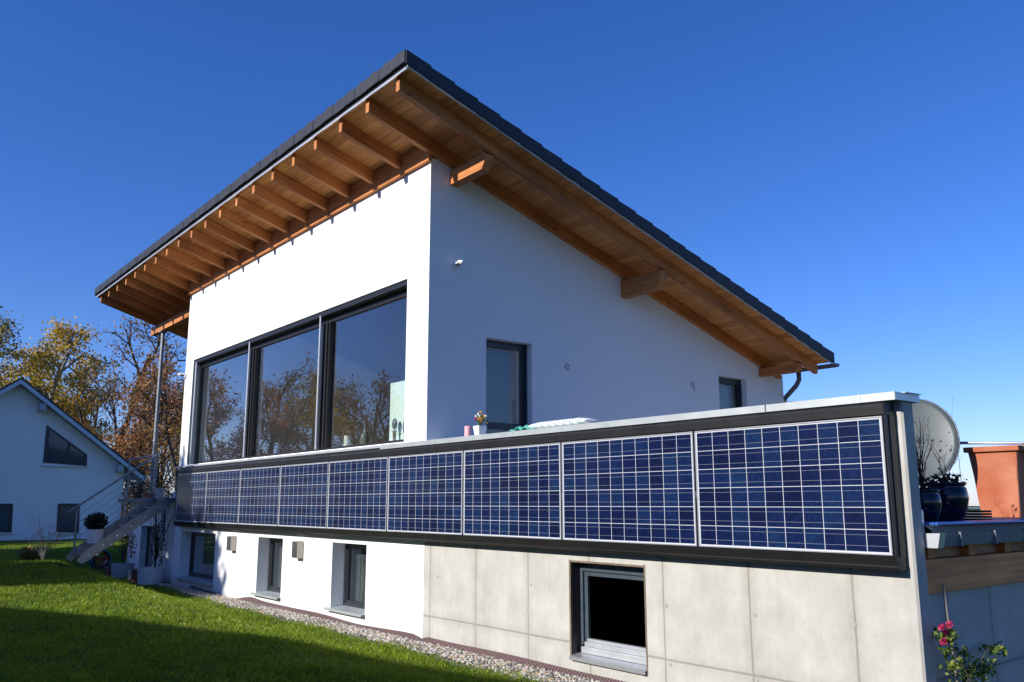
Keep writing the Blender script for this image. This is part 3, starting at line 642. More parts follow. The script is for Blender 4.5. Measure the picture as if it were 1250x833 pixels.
w = MB(); w.prism([(15.07, .14), (15.08, .045), (15.175, .045), (15.197, .145)], .315, .40, 'y'); w.build('gutter_end', M['zinc_bright'], cw)
w = MB()
for k in range(7): w.tube([(15.00 + k * .026, .36, .205), (15.00 + k * .026, 9, .205)], .012, 6)
w.box(14.99, 15.17, .36, 9.0, .201, .204)
w.build('edge_sheet', M['rubber'], cw)
w = MB(); w.box(15.05, 15.09, .301, .325, .135, .30); w.prism([(.301, .20), (.301, .145), (.43, .145)], 15.09, 15.10, 'x'); w.build('edge_bracket', M['zinc_bright'], cw)
w = MB(); w.prism([(.02, 1.046), (.03, 1.046), (.03, 1.09), (.355, 1.09), (.355, 1.046), (.365, 1.046), (.365, 1.102), (.02, 1.102)], 8.10, 15.115, 'x')
w.box(15.105, 15.117, .031, .354, 1.047, 1.089)
for a in (9.4, 10.9, 12.9, 14.85): w.box(a, a + .014, .016, .369, 1.045, 1.106)
w.prism([(14.85, 1.1025), (15.13, 1.1025), (15.13, 1.108), (14.85, 1.116)], .15, .37, 'y')
w.build('coping', M['zinc'], cw)
# basement window in the concrete
y0_ = .155; f = MB(); d0 = y0_ + .11
x0, x1, z0, z1 = CW
f.box(x0, x1, d0, d0 + .03, z1 - .035, z1); f.box(x0 + .0, x0 + .05, d0, d0 + .06, z0 + .10, z1 - .035); f.box(x1 - .05, x1, d0, d0 + .06, z0 + .10, z1 - .035)
f.box(x0 + .05, x1 - .05, d0, d0 + .06, z1 - .085, z1 - .035)
fo = f.build('window', M['frame_grey'], cw)
f = MB(); a, c_ = x0 + .055, x1 - .055
f.box(a, a + .045, d0 + .02, d0 + .07, z0 + .13, z1 - .085); f.box(c_ - .045, c_, d0 + .02, d0 + .07, z0 + .13, z1 - .085); f.box(a + .045, c_ - .045, d0 + .02, d0 + .07, z1 - .13, z1 - .085)
f.build('sash', M['frame_grey'], fo)
f = MB(); f.box(x0 + .045, x1 - .045, d0 - .03, d0 + .05, z0 + .028, z0 + .085); f.box(x0 + .06, x1 - .06, d0 + .0, d0 + .06, z0 + .088, z0 + .128); f.box(x0 + .10, x1 - .10, d0 + .0, d0 + .06, z0 + .131, z0 + .16); f.build('bottom_rail', M['zinc_bright'], fo, bevel=.005)
f = MB(); f.prism([(y0_ - .035, z0 - .03), (y0_ - .025, z0 - .03), (y0_ - .025, z0 - .004), (d0, z0 + .018), (d0, z0 + .028), (y0_ - .035, z0 + .005)], x0 + .0, x1 + .005, 'x'); f.build('sill', M['alu'], fo)
f = MB(); f.box(a + .045, c_ - .045, d0 + .045, d0 + .053, z0 + .16, z1 - .13); f.build('pane', M['glass_dark'], fo)
f = MB(); f.box(x0 - .022, x0, y0_ - .004, y0_ + .01, z0, z1 + .022); f.box(x1, x1 + .016, y0_ - .004, y0_ + .01, z0 - .03, z1 + .022); f.box(x0, x1, y0_ - .004, y0_ + .01, z1, z1 + .018)
f.build('trim', mottled('brown_sealing_strip', (.11, .08, .05), (.20, .16, .11), 15, .8, 0, 0), fo)
# thin black sheets on the left side and top of the reveal
f = MB(); f.box(x0 + .001, x0 + .006, y0_ + .012, d0, z0 + .02, z1); f.box(x0 + .001, x1 - .001, y0_ + .012, d0, z1 - .006, z1 - .001); f.build('reveal_sheets', M['black'], fo)
f = MB(); f.box(9.1, 14.9, 2.0, 2.1, -1.3, .1); f.box(9.02, 9.1, .31, 2.1, -1.3, .1); f.build('inner_wall', M['darkroom'], cw)
# cast-in tie marks
q = MB()
for (xx, zz) in ((12.856, -.517), (13.769, -.505), (14.612, -.498), (13.762, -.99), (12.88, -1.0), (10.98, -.99), (10.03, -.99), (10.05, -.45), (11.03, -.47), (9.3, -.5)):
    r_ = .018 if xx > 12 else .011
    q.prism([(xx + r_ * math.cos(a), zz + r_ * math.sin(a)) for a in np.linspace(0, 2 * math.pi, 13)[:-1]], .151, .1545, 'y')
    q.prism([(xx + r_ * .5 * math.cos(a), zz + r_ * .5 * math.sin(a)) for a in np.linspace(0, 2 * math.pi, 9)[:-1]], .149, .1508, 'y')
q.build('tie_plugs', mottled('pale_plug', (.26, .26, .25), (.42, .42, .41), 60, .8, 0, 0), cw)

# ---------------------------------------------------------------- solar panels and their rails
def panel():
    t_ = thing('solar_panel', (0, 0, 0), 'x', 'solar panel', 'solar panels in a row along the wall')
    q = MB(); W, H, t = 1.65, .94, .010
    q.box(0, W, 0, .036, H - t, H); q.box(0, W, 0, .036, 0, t); q.box(0, t, 0, .036, t, H - t); q.box(W - t, W, 0, .036, t, H - t)
    q.build('frame', M['alu'], t_, bevel=.0015)
    q = MB(); q.box(t, W - t, .005, .012, t, H - t); q.build('cell_sheet', M['pv'], t_)
    return t_
PL = ['solar panel at the far end of the row, partly in shade', 'second solar panel counted from the shaded far end', 'third solar panel from the far end, above the small lamp and window', 'fourth solar panel from the far end of the row',
      'middle solar panel of the nine, above the white wall', 'solar panel above the joint of white plaster and bare concrete', 'solar panel next to the joint, left of the concrete basement window', 'second nearest solar panel, directly above the concrete basement window', 'nearest and largest looking solar panel at the bare concrete corner']
p0 = panel(); dw = bpy.context
for i in range(9):
    o = p0 if i == 0 else copy_tree(p0)
    o.location = (i * 1.67 + .01, 0, 0); o['label'] = PL[i]
rail = thing('mounting_frame', (7.5, .1, -.1), 'black metal frame that carries the long row of solar panels', 'mounting frame')
w = MB(); w.prism([(.004, .950), (.148, .950), (.148, 1.04), (.03, 1.04), (.0, 1.015)], -.10, 15.036, 'x'); w.prism([(.030, 1.0401), (.036, 1.0401), (.036, 1.0425), (.030, 1.0425)], -.10, 15.036, 'x'); w.build('top_rail', M['black'], rail, bevel=.002)
w = MB(); w.prism([(-.004, -.006), (.022, -.068), (.022, -.078), (.036, -.082), (.046, -.098), (.148, -.098), (.148, -.006)], -.10, 15.037, 'x'); w.build('bottom_rail', M['black'], rail, bevel=.002)
w = MB(); w.box(15.029, 15.034, .008, .060, -.005, .949); w.box(15.0342, 15.040, .065, .148, -.005, .949); w.build('end_rail', M['black'], rail)
w = MB(); w.box(-.10, .004, .01, .148, -.005, .949); w.build('end_rail', M['black'], rail)
w = MB(); w.box(.005, 15.02, .10, .147, -.005, .949); w.build('back_sheet', M['black'], rail)
w = MB()
w.box(0, 15, .04, .099, .40, .44); w.build('bracket', M['alu'], rail)

# ---------------------------------------------------------------- things on the coping and in the window
q = MB(); q.lathe([(0, 0), (.038, 0), (.04, .005), (.04, .135), (.034, .138), (.03, .128), (0, .128)], (9.83, .2, 1.103), 20); tag(q.build('candle', M['pink'], smooth=True), 'pink pillar candle standing on the metal coping beside the white flower pot', 'candle')
t_ = thing('flower_pot', (10.07, .2, 1.103), 'small square white pot of orange and pink flowers on the metal coping', 'flower pot')
q = MB(); c0 = (10.07, .2); a, b_ = .042, .058
q.add([(c0[0] + sx * a, c0[1] + sy * a, 1.103) for sx, sy in ((-1, -1), (1, -1), (1, 1), (-1, 1))] + [(c0[0] + sx * b_, c0[1] + sy * b_, 1.225) for sx, sy in ((-1, -1), (1, -1), (1, 1), (-1, 1))] + [(c0[0] + sx * b_ * .6, c0[1] + sy * b_ * .6, 1.215) for sx, sy in ((-1, -1), (1, -1), (1, 1), (-1, 1))],
      [(3, 2, 1, 0), (0, 1, 5, 4), (1, 2, 6, 5), (2, 3, 7, 6), (3, 0, 4, 7), (4, 5, 9, 8), (5, 6, 10, 9), (6, 7, 11, 10), (7, 4, 8, 11), (8, 9, 10, 11)]); q.build('pot', M['plastic_white'], t_)
def flat_mat(nm, c): return mottled(nm, tuple(k * .85 for k in c), c, 30, .6, 0, 0)
fm = [flat_mat('orange_petal', (.75, .25, .01)), flat_mat('yellow_petal', (.75, .45, .02)), flat_mat('magenta_petal', (.35, .03, .12)), flat_mat('white_petal', (.75, .75, .72)), flat_mat('stem_green', (.08, .14, .03))]
q = MB()
for i in range(34):
    a = R.uniform(0, 6.28); rr = R.uniform(.01, .095); h = R.uniform(.04, .19) * (1 - rr * 2.2); tip = (10.08 + rr * math.cos(a), .2 + rr * math.sin(a), 1.22 + h)
    q.m = 4; q.tube([(10.07, .2, 1.2), ((10.07 + tip[0]) / 2, (.2 + tip[1]) / 2, 1.22 + h * .6), tip], .0025, 4)
    q.m = R.choice((0, 0, 1, 2, 2, 3, 4)); k = R.uniform(.008, .02); q.blob(tip, (k, k, k * .8), i, 6, 4, .4)
q.build('bouquet', fm, t_)
# striped cushion and green towel lying behind the coping
t_ = thing('cushion', (11.5, .7, 1.10), 'pale cushion with blue and green stripes lying on the parapet', 'cushion')
m, nt, N, L, b = newmat('striped_fabric'); s = N.new('ShaderNodeSeparateXYZ'); L.new(N.new('ShaderNodeTexCoord').outputs['Object'], s.inputs[0])
st = math_n(N, L, 'FRACT', math_n(N, L, 'MULTIPLY', s.outputs['X'], 9)); r = ramp(N, [(0, (.7, .72, .7)), (.3, (.1, .2, .45)), (.42, (.7, .72, .7)), (.6, (.2, .42, .3)), (.75, (.72, .74, .7))]); r.color_ramp.interpolation = 'CONSTANT'
L.new(st, r.inputs[0]); L.new(r.outputs[0], b.inputs['Base Color']); setb(b, None, .9)
q = MB(); nseg = 24
for i in range(nseg + 1):
    x = 11.0 + .95 * i / nseg; e = min(1, 6 * i / nseg, 6 * (nseg - i) / nseg) ** .5
    for k in range(10):
        a = 2 * math.pi * k / 10; q.v.append((x, .21 + .11 * math.cos(a) * (.8 + .2 * e), 1.106 + .042 + .042 * math.sin(a) * e))
for i in range(nseg):
    for k in range(10): q.f.append((i * 10 + k, i * 10 + (k + 1) % 10, (i + 1) * 10 + (k + 1) % 10, (i + 1) * 10 + k))
q.f += [tuple(range(10)), tuple(range(nseg * 10, nseg * 10 + 10))]; q.mi = [0] * len(q.f); q.build('padding', m, t_, smooth=True)
q = MB(); nn = 22
for i in range(nn + 1):
    for j in range(nn + 1):
        u, v_ = i / nn, j / nn; x = 10.72 + .40 * u; y = .10 + .24 * v_
        z = 1.108 + .055 * math.sin(math.pi * u) ** .6 * (.5 + .5 * math.sin(math.pi * v_)) + .012 * math.sin(u * 21 + v_ * 9) + .008 * math.sin(v_ * 25 - u * 14)
        q.v.append((x + .02 * math.sin(v_ * 8), y, max(z, 1.106)))
q.f = [(i * (nn + 1) + j, (i + 1) * (nn + 1) + j, (i + 1) * (nn + 1) + j + 1, i * (nn + 1) + j + 1) for i in range(nn) for j in range(nn)]; q.mi = [0] * len(q.f)
o = q.build('towel', mottled('green_towel', (.03, .30, .24), (.10, .42, .34), 20, .95, 0, .3, 120), smooth=True); o.modifiers.new('t', 'SOLIDIFY').thickness = .004
tag(o, 'crumpled turquoise green towel beside the striped cushion on the parapet', 'towel')
q = MB(); q.tube([(14.07, .015, 1.05), (14.07, .012, 1.11), (14.1, .02, 1.125), (14.3, .05, 1.108)], .003, 6); tag(q.build('thin_wire', M['steel_dark']), 'thin bent wire hooked over the metal coping', 'wire')
# window ledge inside and the things on it
led = MB(); led.box(.1, 8.45, YF + .345, YF + .75, 1.08, 1.13); led.box(.1, 8.45, YF + .70, YF + .75, .12, 1.08); led.build('window_ledge', M['plastic_white'], house)
zl = 1.131
q = MB(); q.lathe([(0, 0), (.055, 0), (.055, .24), (0, .24)], (6.12, .58, zl), 20); tag(q.build('tin_can', M['can'], smooth=False), 'tall pale printed can behind the right window pane', 'can')
t_ = thing('drinking_glass', (6.30, .6, zl), 'glass of amber drink standing on the window ledge', 'drinking glass')
q = MB(); q.lathe([(.0, .0), (.036, 0), (.042, .12)], (6.30, .6, zl), 16); q.build('tumbler', M['glass'], t_, smooth=True)
q = MB(); q.lathe([(.0, .008), (.033, .008), (.037, .085), (0, .085)], (6.30, .6, zl), 16); q.build('drink', M['amber'], t_)
q = MB(); q.lathe([(0, 0), (.06, 0), (.065, .01), (.065, .19), (.05, .23), (.02, .27), (.014, .3), (.013, .42), (.017, .425), (.017, .44), (0, .44)], (6.62, .6, zl), 20); tag(q.build('bottle', M['bottle'], smooth=True), 'long necked glass bottle standing on the window ledge', 'bottle')
q = MB(); q.box(7.34, 7.80, .60, .63, zl, 2.05); tag(q.build('notice_board', M['board'], bevel=.004), 'pale mint green board leaning behind the right window pane', 'board')
t_ = thing('hand_brush', (7.68, .5, zl), 'wooden handled round brush standing before the pale board', 'brush')
q = MB(); q.tube([(7.62, .52, zl), (7.62, .52, zl + .05), (7.62, .52, zl + .2), (7.62, .52, zl + .22)], [.03, .022, .026, .04], 10); q.build('handle', M['brasswood'], t_, smooth=True)
q = MB(); q.blob((7.62, .52, zl + .31), (.055, .03, .08), 3, 14, 10, .04); q.build('head', M['steel_dark'], t_, smooth=True)
q = MB(); q.tube([(7.84, .55, zl), (7.84, .55, zl + .28)], .012, 8); q.tube([(7.84 + .04 * math.cos(a), .55, zl + .25 + .09 * math.sin(a)) for a in np.linspace(0, 6.28, 16)], .007, 6); tag(q.build('wire_whisk', M['steel_dark']), 'wire kitchen whisk upright at the window corner', 'whisk')

# ---------------------------------------------------------------- satellite dish, planters on the terrace
t_ = thing('satellite_dish', (14.38, 1.75, .2), 'round grey satellite dish rising behind the end of the concrete wall', 'satellite dish')
q = MB(); n = 36; rings = 8; ra, rb = .325, .37; prof = []
for i in range(rings + 1):
    f_ = i / rings
    for k in range(n):
        a = 2 * math.pi * k / n; q.v.append((ra * f_ * math.cos(a), .035 * f_ * f_ * -1 + .035, rb * f_ * math.sin(a)))
for i in range(rings):
    for k in range(n): q.f.append((i * n + k, i * n + (k + 1) % n, (i + 1) * n + (k + 1) % n, (i + 1) * n + k))
q.mi = [0] * len(q.f)
dm = mottled('dish_enamel', (.07, .085, .085), (.10, .12, .12), 4, .42, .1, .03, 9)
o = q.build('reflector', dm, t_, smooth=True); o.modifiers.new('t', 'SOLIDIFY').thickness = .008
rim = MB(); rim.tube([(ra * math.cos(a), 0, rb * math.sin(a)) for a in np.linspace(0, 2 * math.pi, 49)], .008, 6); rimo = rim.build('rim', M['steel_dark'], t_)
for ob in (o, rimo): ob.matrix_parent_inverse = Matrix.Identity(4); ob.location = (0, 0, .69); ob.rotation_euler = (math.radians(-14), 0, math.radians(28))
q = MB(); q.tube([(14.38, 1.95, .2), (14.38, 1.95, .91), (14.38, 1.84, .89)], .025, 10); q.build('mast', M['steel'], t_)
q = MB(); q.tube([(14.38, 1.72, .56), (14.50, 1.38, .60), (14.56, 1.22, .70)], .010, 6); q.build('arm', M['steel_dark'], t_); q = MB(); q.tube([(14.555, 1.235, .69), (14.53, 1.33, .76)], .03, 10); q.build('receiver', M['steel_dark'], t_)
# terracotta planter (square, tapered, thick rim)
def planter(cx, cy, z0, wb, wt, h):
    t_ = thing('terracotta_planter', (cx, cy, z0), 'large square tapered terracotta planter standing on the terrace edge', 'planter')
    q = MB(); lv = [(wb, 0), (wb + (wt - wb) * .25, h * .25), (wb + (wt - wb) * .55, h * .6), (wt, h * .93)]
    vs = []
    for w_, z_ in lv: vs += [(cx + sx * w_, cy + sy * w_, z0 + z_) for sx, sy in ((-1, -1), (1, -1), (1, 1), (-1, 1))]
    fs = [(3, 2, 1, 0)] + [(4 * i + k, 4 * i + (k + 1) % 4, 4 * i + 4 + (k + 1) % 4, 4 * i + 4 + k) for i in range(3) for k in range(4)]
    q.add(vs, fs); q.build('body', M['terracotta'], t_, bevel=.012)
    q = MB(); o_ = wt + .025; i_ = wt - .03
    for a in ((cx - o_, cx + o_, cy - o_, cy - i_), (cx - o_, cx + o_, cy + i_, cy + o_), (cx - o_, cx - i_, cy - i_, cy + i_), (cx + i_, cx + o_, cy - i_, cy + i_)): q.box(*a, z0 + h * .925, z0 + h)
    q.build('rim', M['terracotta'], t_, bevel=.006)
    q = MB(); q.box(cx - i_, cx + i_, cy - i_, cy + i_, z0 + h * .8, z0 + h * .86); q.build('soil', M['soil'], t_)
planter(14.83, 2.32, .222, .155, .20, .60)
def twigs(q, c, n, h, spread, r=.003, seed=1, kinks=5):
    rr = random.Random(seed)
    for i in range(n):
        a = rr.uniform(0, 6.28); s_ = rr.uniform(.2, 1) * spread; pts = []; hh = h * rr.uniform(.55, 1)
        for k in range(kinks + 1):
            f_ = k / kinks; pts.append((c[0] + math.cos(a) * s_ * f_ ** 1.5 + rr.uniform(-.01, .01), c[1] + math.sin(a) * s_ * f_ ** 1.5 + rr.uniform(-.01, .01), c[2] + hh * f_))
        q.tube(pts, [r * (1 - .7 * k / kinks) for k in range(kinks + 1)], 5)
        for k in range(2, kinks + 1):
            if rr.random() < .7:
                b_ = rr.uniform(0, 6.28); e = rr.uniform(.03, .09); q.tube([pts[k], (pts[k][0] + math.cos(b_) * e * .6, pts[k][1] + math.sin(b_) * e * .6, pts[k][2] + e)], r * .35, 4)
def leafy(q, c, rad, n, size, seed=1, flat=.5):
    rr = random.Random(seed)
    for i in range(n):
        d = Vector((rr.gauss(0, 1), rr.gauss(0, 1), rr.gauss(0, 1))).normalized() * rr.random() ** .4
        p_ = Vector((c[0] + d.x * rad[0], c[1] + d.y * rad[1], c[2] + d.z * rad[2])); s_ = size * rr.uniform(.6, 1.3)
        u = Vector((rr.gauss(0, 1), rr.gauss(0, 1), rr.gauss(0, 1))).normalized(); v_ = u.orthogonal().normalized(); v_.rotate(Matrix.Rotation(rr.uniform(0, 6.28), 3, u))
        q.add([p_ - u * s_, p_ + v_ * s_ * flat, p_ + u * s_, p_ - v_ * s_ * flat], [(0, 1, 2, 3)])
def blue_pot(cx, cy, r, h, label, twh, n, seed):
    t_ = thing('blue_pot', (cx, cy, .205), label, 'plant pot', 'glazed blue pots on the terrace edge')
    q = MB(); q.lathe([(0, 0), (r * .62, 0), (r * .9, h * .3), (r, h * .6), (r * .93, h * .85), (r * .84, h * .9), (r * .95, h * .95), (r * .95, h), (r * .84, h), (r * .84, h * .9), (0, h * .9)], (cx, cy, .205), 28); q.build('glazed_body', M['blueglaze'], t_, smooth=True)
    q = MB(); twigs(q, (cx, cy, .2 + h), n, twh, r * 1.2, .004, seed); leafy(q, (cx, cy, .2 + h + .03), (r * 1.0, r * 1.0, .05), 160, .02, seed); leafy(q, (cx, cy, .2 + h + .25), (r * .8, r * .8, .2), 14, .016, seed + 3)
    q.build('withered_plant', mottled('withered_stems', (.012, .009, .008), (.05, .035, .025), 20, .9, 0, 0), t_)
blue_pot(14.90, .72, .125, .24, 'smaller dark blue glazed pot with tall dry stems right behind the wall end', .62, 16, 3)
blue_pot(14.84, 1.22, .155, .30, 'larger dark blue glazed pot with drooping withered leaves beside the terracotta planter', .30, 5, 8)
q = MB(); twigs(q, (14.95, 1.25, .5), 1, .62, .05, .0025, 11, 7); tag(q.build('dry_stalk', M['bark']), 'single thin dry stalk standing before the sky right of the dish', 'stalk')
q = MB()
for k in range(4): q.box(14.62, 14.90, 1.62, 1.84, .206 + k * .022, .222 + k * .022)
tag(q.build('tile_stack', M['soil']), 'low stack of dark tiles between blue pot and planter', 'tiles')
q = MB(); q.tube([(14.30, 1.90, .872), (15.06, 2.20, .841), (15.5, 2.37, .823)], .013, 10); q.tube([(14.32, 1.91, .2), (14.32, 1.91, .87)], .013, 10); q.tube([(15.05, 2.8, .2), (15.05, 2.2, .84)], .012, 10)
tag(q.build('terrace_railing', M['alu'], smooth=True), 'thin steel railing bar running level above the terracotta planter', 'railing')
# rose at the side wall
t_ = thing('rose_bush', (15.2, .6, -1.27), 'climbing rose with pink flowers in front of the shaded concrete side wall', 'rose')
q = MB(); rr = random.Random(5)
for i in range(5):
    a = (15.13 + rr.uniform(-.02, .1), .45 + rr.uniform(-.1, .35), -1.27); e = (15.14 + rr.uniform(0, .08), .30 + i * .16, -.55 - .05 * i)
    q.tube([a, tuple((u + v_) / 2 + rr.uniform(-.05, .05) for u, v_ in zip(a, e)), e], [.006, .005, .003], 6)
q.tube([(15.2, .6, -.8), (15.18, .9, -.66), (15.16, 1.18, -.64)], .004, 6)
q.build('stems', M['bark'], t_)
q = MB()
for i, (yy, zz, ry_, rz_) in enumerate(((.35, -.66, .10, .12), (.52, -.72, .12, .12), (.62, -.85, .16, .12), (.45, -.93, .16, .14), (.85, -.78, .1, .06), (1.02, -.68, .14, .045), (.7, -.98, .2, .12), (.32, -.52, .05, .05))):
    leafy(q, (15.17, yy, zz), (.09, ry_, rz_), 75, .021, 20 + i, .6)
q.build('foliage', M['leaf_green'], t_)
for i, (yy, zz) in enumerate(((.24, -.46), (.30, -.50), (.25, -.55), (.34, -.45), (.30, -.90), (.38, -.95), (.28, -.98), (.95, -.97), (.26, -.84))): q = MB(); leafy(q, (15.19, yy, zz), (.022, .028, .024), 26, .013, 50 + i, .8); q.build('flower', M['petal'], t_)
q = MB(); q.tube([(15.11, .47, -.20), (15.16, .50, -1.3)], .008, 8); tag(q.build('garden_stake', M['bark_pale']), 'thin pale stake leaning on the timber beam behind the rose', 'stake')

# ---------------------------------------------------------------- terrace deck with wall, stairs and railing at the far side
dk = thing('side_terrace', (-2.5, 2, -1.27), 'small raised terrace on a white plastered base left of the house', 'terrace')
w = MB(); w.box(-4.47, XL - .004, .02, 5.0, .38, .47); w.build('slab', M['steel_dark'], dk)
w = MB(); sheet_holes(w, -4.35, XL - .004, -1.6, .379, [(-3.35, -2.35, -1.1, -.15)], .30, .50, 'y'); w.build('base_wall', M['plaster'], dk)
w = MB(); w.box(-4.35, -4.15, .50, 5.0, -1.6, .379); w.build('base_wall', M['plaster'], dk)
f = MB(); f.box(-3.35, -2.35, .44, .49, -.21, -.15); f.box(-3.35, -2.35, .44, .49, -1.1, -1.04); f.box(-3.35, -3.28, .44, .49, -1.04, -.21); f.box(-2.42, -2.35, .44, .49, -1.04, -.21); f.box(-2.9, -2.83, .44, .49, -1.04, -.21); fo = f.build('window', M['anth'], dk)
f = MB(); f.box(-3.28, -2.9, .46, .468, -1.04, -.21); f.build('pane', M['glass'], fo); f = MB(); f.box(-2.83, -2.42, .46, .468, -1.04, -.21); f.build('pane', M['glass'], fo)
w = MB(); w.box(-4.3, -.5, 2.0, 2.1, -1.4, .37); w.build('inner_wall', M['darkroom'], dk)
w = MB(); w.tube([(-1.45, .22, -1.3), (-1.45, .22, .38)], .04, 10); w.build('pipe', M['pot_grey'], dk)
st = thing('outside_staircase', (-1.1, -1, -.85), 'open steel staircase with cable railing leading up from the lawn', 'staircase')
yA, zA, yB, zB = .03, .47, -1.50, -.68
for xx in (-.62, -1.60):
    w = MB(); w.prism([(yA, zA - .20), (yA, zA + .02), (yA - .05, zA + .02), (yB, zB + .12), (yB - .12, zB - .05), (yB - .02, zB - .12)], xx, xx + .02, 'x')
    w.build('stringer', M['steel'], st)
w = MB()
for i in range(1, 7):
    zt = zA - i * .18; yt = yA - i * .25
    for xx in (-.598,):
        for d_ in (.05, .20):
            w = MB(); w.tube([(xx, yt + d_, zt - .02), (xx + .012, yt + d_, zt - .02)], .014, 8); w.build('bolt', M['zinc_bright'], st)
for i in range(1, 7):
    zt = zA - i * .18; yt = yA - i * .25
    w = MB(); w.box(-1.58, -.62, yt, yt + .25, zt - .035, zt); w.build('tread', M['steel'], st)
# railing: posts, handrail, cables
w = MB(); w.tube([(-1.70, yB + .05, zB - .1), (-1.70, yB + .05, zB + .93)], .02, 8); w.build('railing_post', M['steel'], st)
w = MB(); w.tube([(-1.70, .06, .40), (-1.70, .06, 1.40)], .02, 8); w.build('railing_post', M['steel'], st)
w = MB(); w.tube([(-3.87, .06, .40), (-3.87, .06, 1.38)], .02, 8); w.build('railing_post', M['steel'], st)
w = MB(); w.tube([(-1.70, yB - .12, zB + .86), (-1.70, .06, 1.41)], .021, 8); w.tube([(-1.70, .06, 1.40), (-4.0, .06, 1.38)], .021, 8); w.build('handrail', M['steel'], st)
w = MB()
for k in range(1, 6):
    f_ = k / 6; w.tube([(-1.70, yB + .05, zB + .93 * f_), (-1.70, .06, .47 + .93 * f_)], .004, 5); w.tube([(-1.70, .06, .47 + .93 * f_), (-3.87, .06, .47 + .91 * f_)], .004, 5)
w.build('cables', M['steel_dark'], st)
# pots by the terrace base and on it
def pot(name, loc, r, h, mat, label, grp=None, taper=.92, sq=False, cat='plant pot'):
    t_ = thing(name, loc, label, cat, grp)
    q = MB(); q.lathe([(0, 0), (r * taper, 0), (r * (taper + (1 - taper) * .6), h * .6), (r, h), (r * .9, h), (r * .88, h * .88), (0, h * .88)], loc, 22); q.build('pot', mat, t_)
    return t_
P1 = pot('planter_tub', (-.92, -.12, -1.27), .27, .33, M['pot_white'], 'big off-white tub with a bare climber beside the house corner')
q = MB(); twigs(q, (-.92, -.05, -.95), 22, 1.5, .32, .010, 4, 8); leafy(q, (-.95, 0, -.4), (.22, .16, .6), 260, .03, 4); q.build('climber', M['bark'], P1)
P2 = pot('planter_tub', (-2.75, -.20, -1.27), .24, .32, M['pot_grey'], 'grey tub with rusty leaved twigs below the staircase')
q = MB(); twigs(q, (-2.75, -.2, -.97), 14, .8, .25, .007, 5, 6); q.build('stems', M['bark'], P2)
q = MB(); leafy(q, (-2.85, -.1, -.55), (.22, .2, .38), 210, .035, 6); q.build('foliage', M['leaf_rust'], P2)
pot('flower_pot', (-2.05, -.14, -1.27), .13, .22, M['pot_grey'], 'small grey pot between the grey tub and a reddish pot')
P3 = pot('flower_pot', (-1.62, -.18, -1.27), .14, .25, M['terra_small'], 'dull reddish pot next to the big off-white tub')
pot('flower_pot', (-3.55, -.22, -1.27), .15, .22, M['terra_small'], 'dull terracotta pot between the hose reel and the grey tub')
t_ = thing('hose_reel', (-4.15, -.35, -1.2), 'teal garden hose wound on a red reel under the stairs', 'hose reel')
q = MB()
for k in range(6): q.tube([(-4.15 - .12 + k * .048, -.35 + .20 * math.cos(a), -.92 + .20 * math.sin(a)) for a in np.linspace(0, 2 * math.pi, 22)], .026, 6)
o = q.build('hose', M['hose'], t_, smooth=True)
q = MB(); q.lathe([(.14, -.14), (.15, -.14), (.15, .14), (.14, .14)], (0, 0, 0), 18); q.box(-.02, .02, -.2, .2, -.19, -.15); o = q.build('reel', M['red_pl'], t_); o.matrix_parent_inverse = Matrix.Identity(4); o.location = (0, 0, .28); o.rotation_euler = (0, math.pi / 2, 0)
q = MB(); q.tube([(-4.32, -.48, -1.25), (-4.32, -.35, -.92), (-4.32, -.22, -1.25)], .015, 6); q.tube([(-3.98, -.48, -1.25), (-3.98, -.35, -.92), (-3.98, -.22, -1.25)], .015, 6); q.build('stand', M['red_pl'], t_)
# planted pot on a tread
ty = -1.175; tz = zA - 5 * .18 + .001
P4 = pot('shrub_pot', (-1.15, -1.20, tz), .155, .27, M['pot_white'], 'white pot with a round dark shrub standing on the stair treads')
q = MB(); leafy(q, (-1.15, -1.20, tz + .42), (.23, .23, .19), 1500, .024, 9, .6); q.build('foliage', M['leaf_dark'], P4)
for i, (xx, yy, r_, h_, mt, lb) in enumerate(((-2.9, .35, .17, .12, 'terra_small', 'flat brown bowl on the side terrace next to the steel post'), (-2.15, .30, .11, .22, 'pot_grey', 'upright grey pot on the side terrace by the railing post'), (-.75, .25, .10, .13, 'pot_white', 'small pale pot on the side terrace against the house corner'))):
    P = pot('terrace_pot', (xx, yy, .471), r_, h_, M[mt], lb)
    q = MB(); leafy(q, (xx, yy, .471 + h_ + .06), (r_ * .9, r_ * .9, .09), 60, .025, 30 + i); q.build('plant', M['leaf_olive'], P)
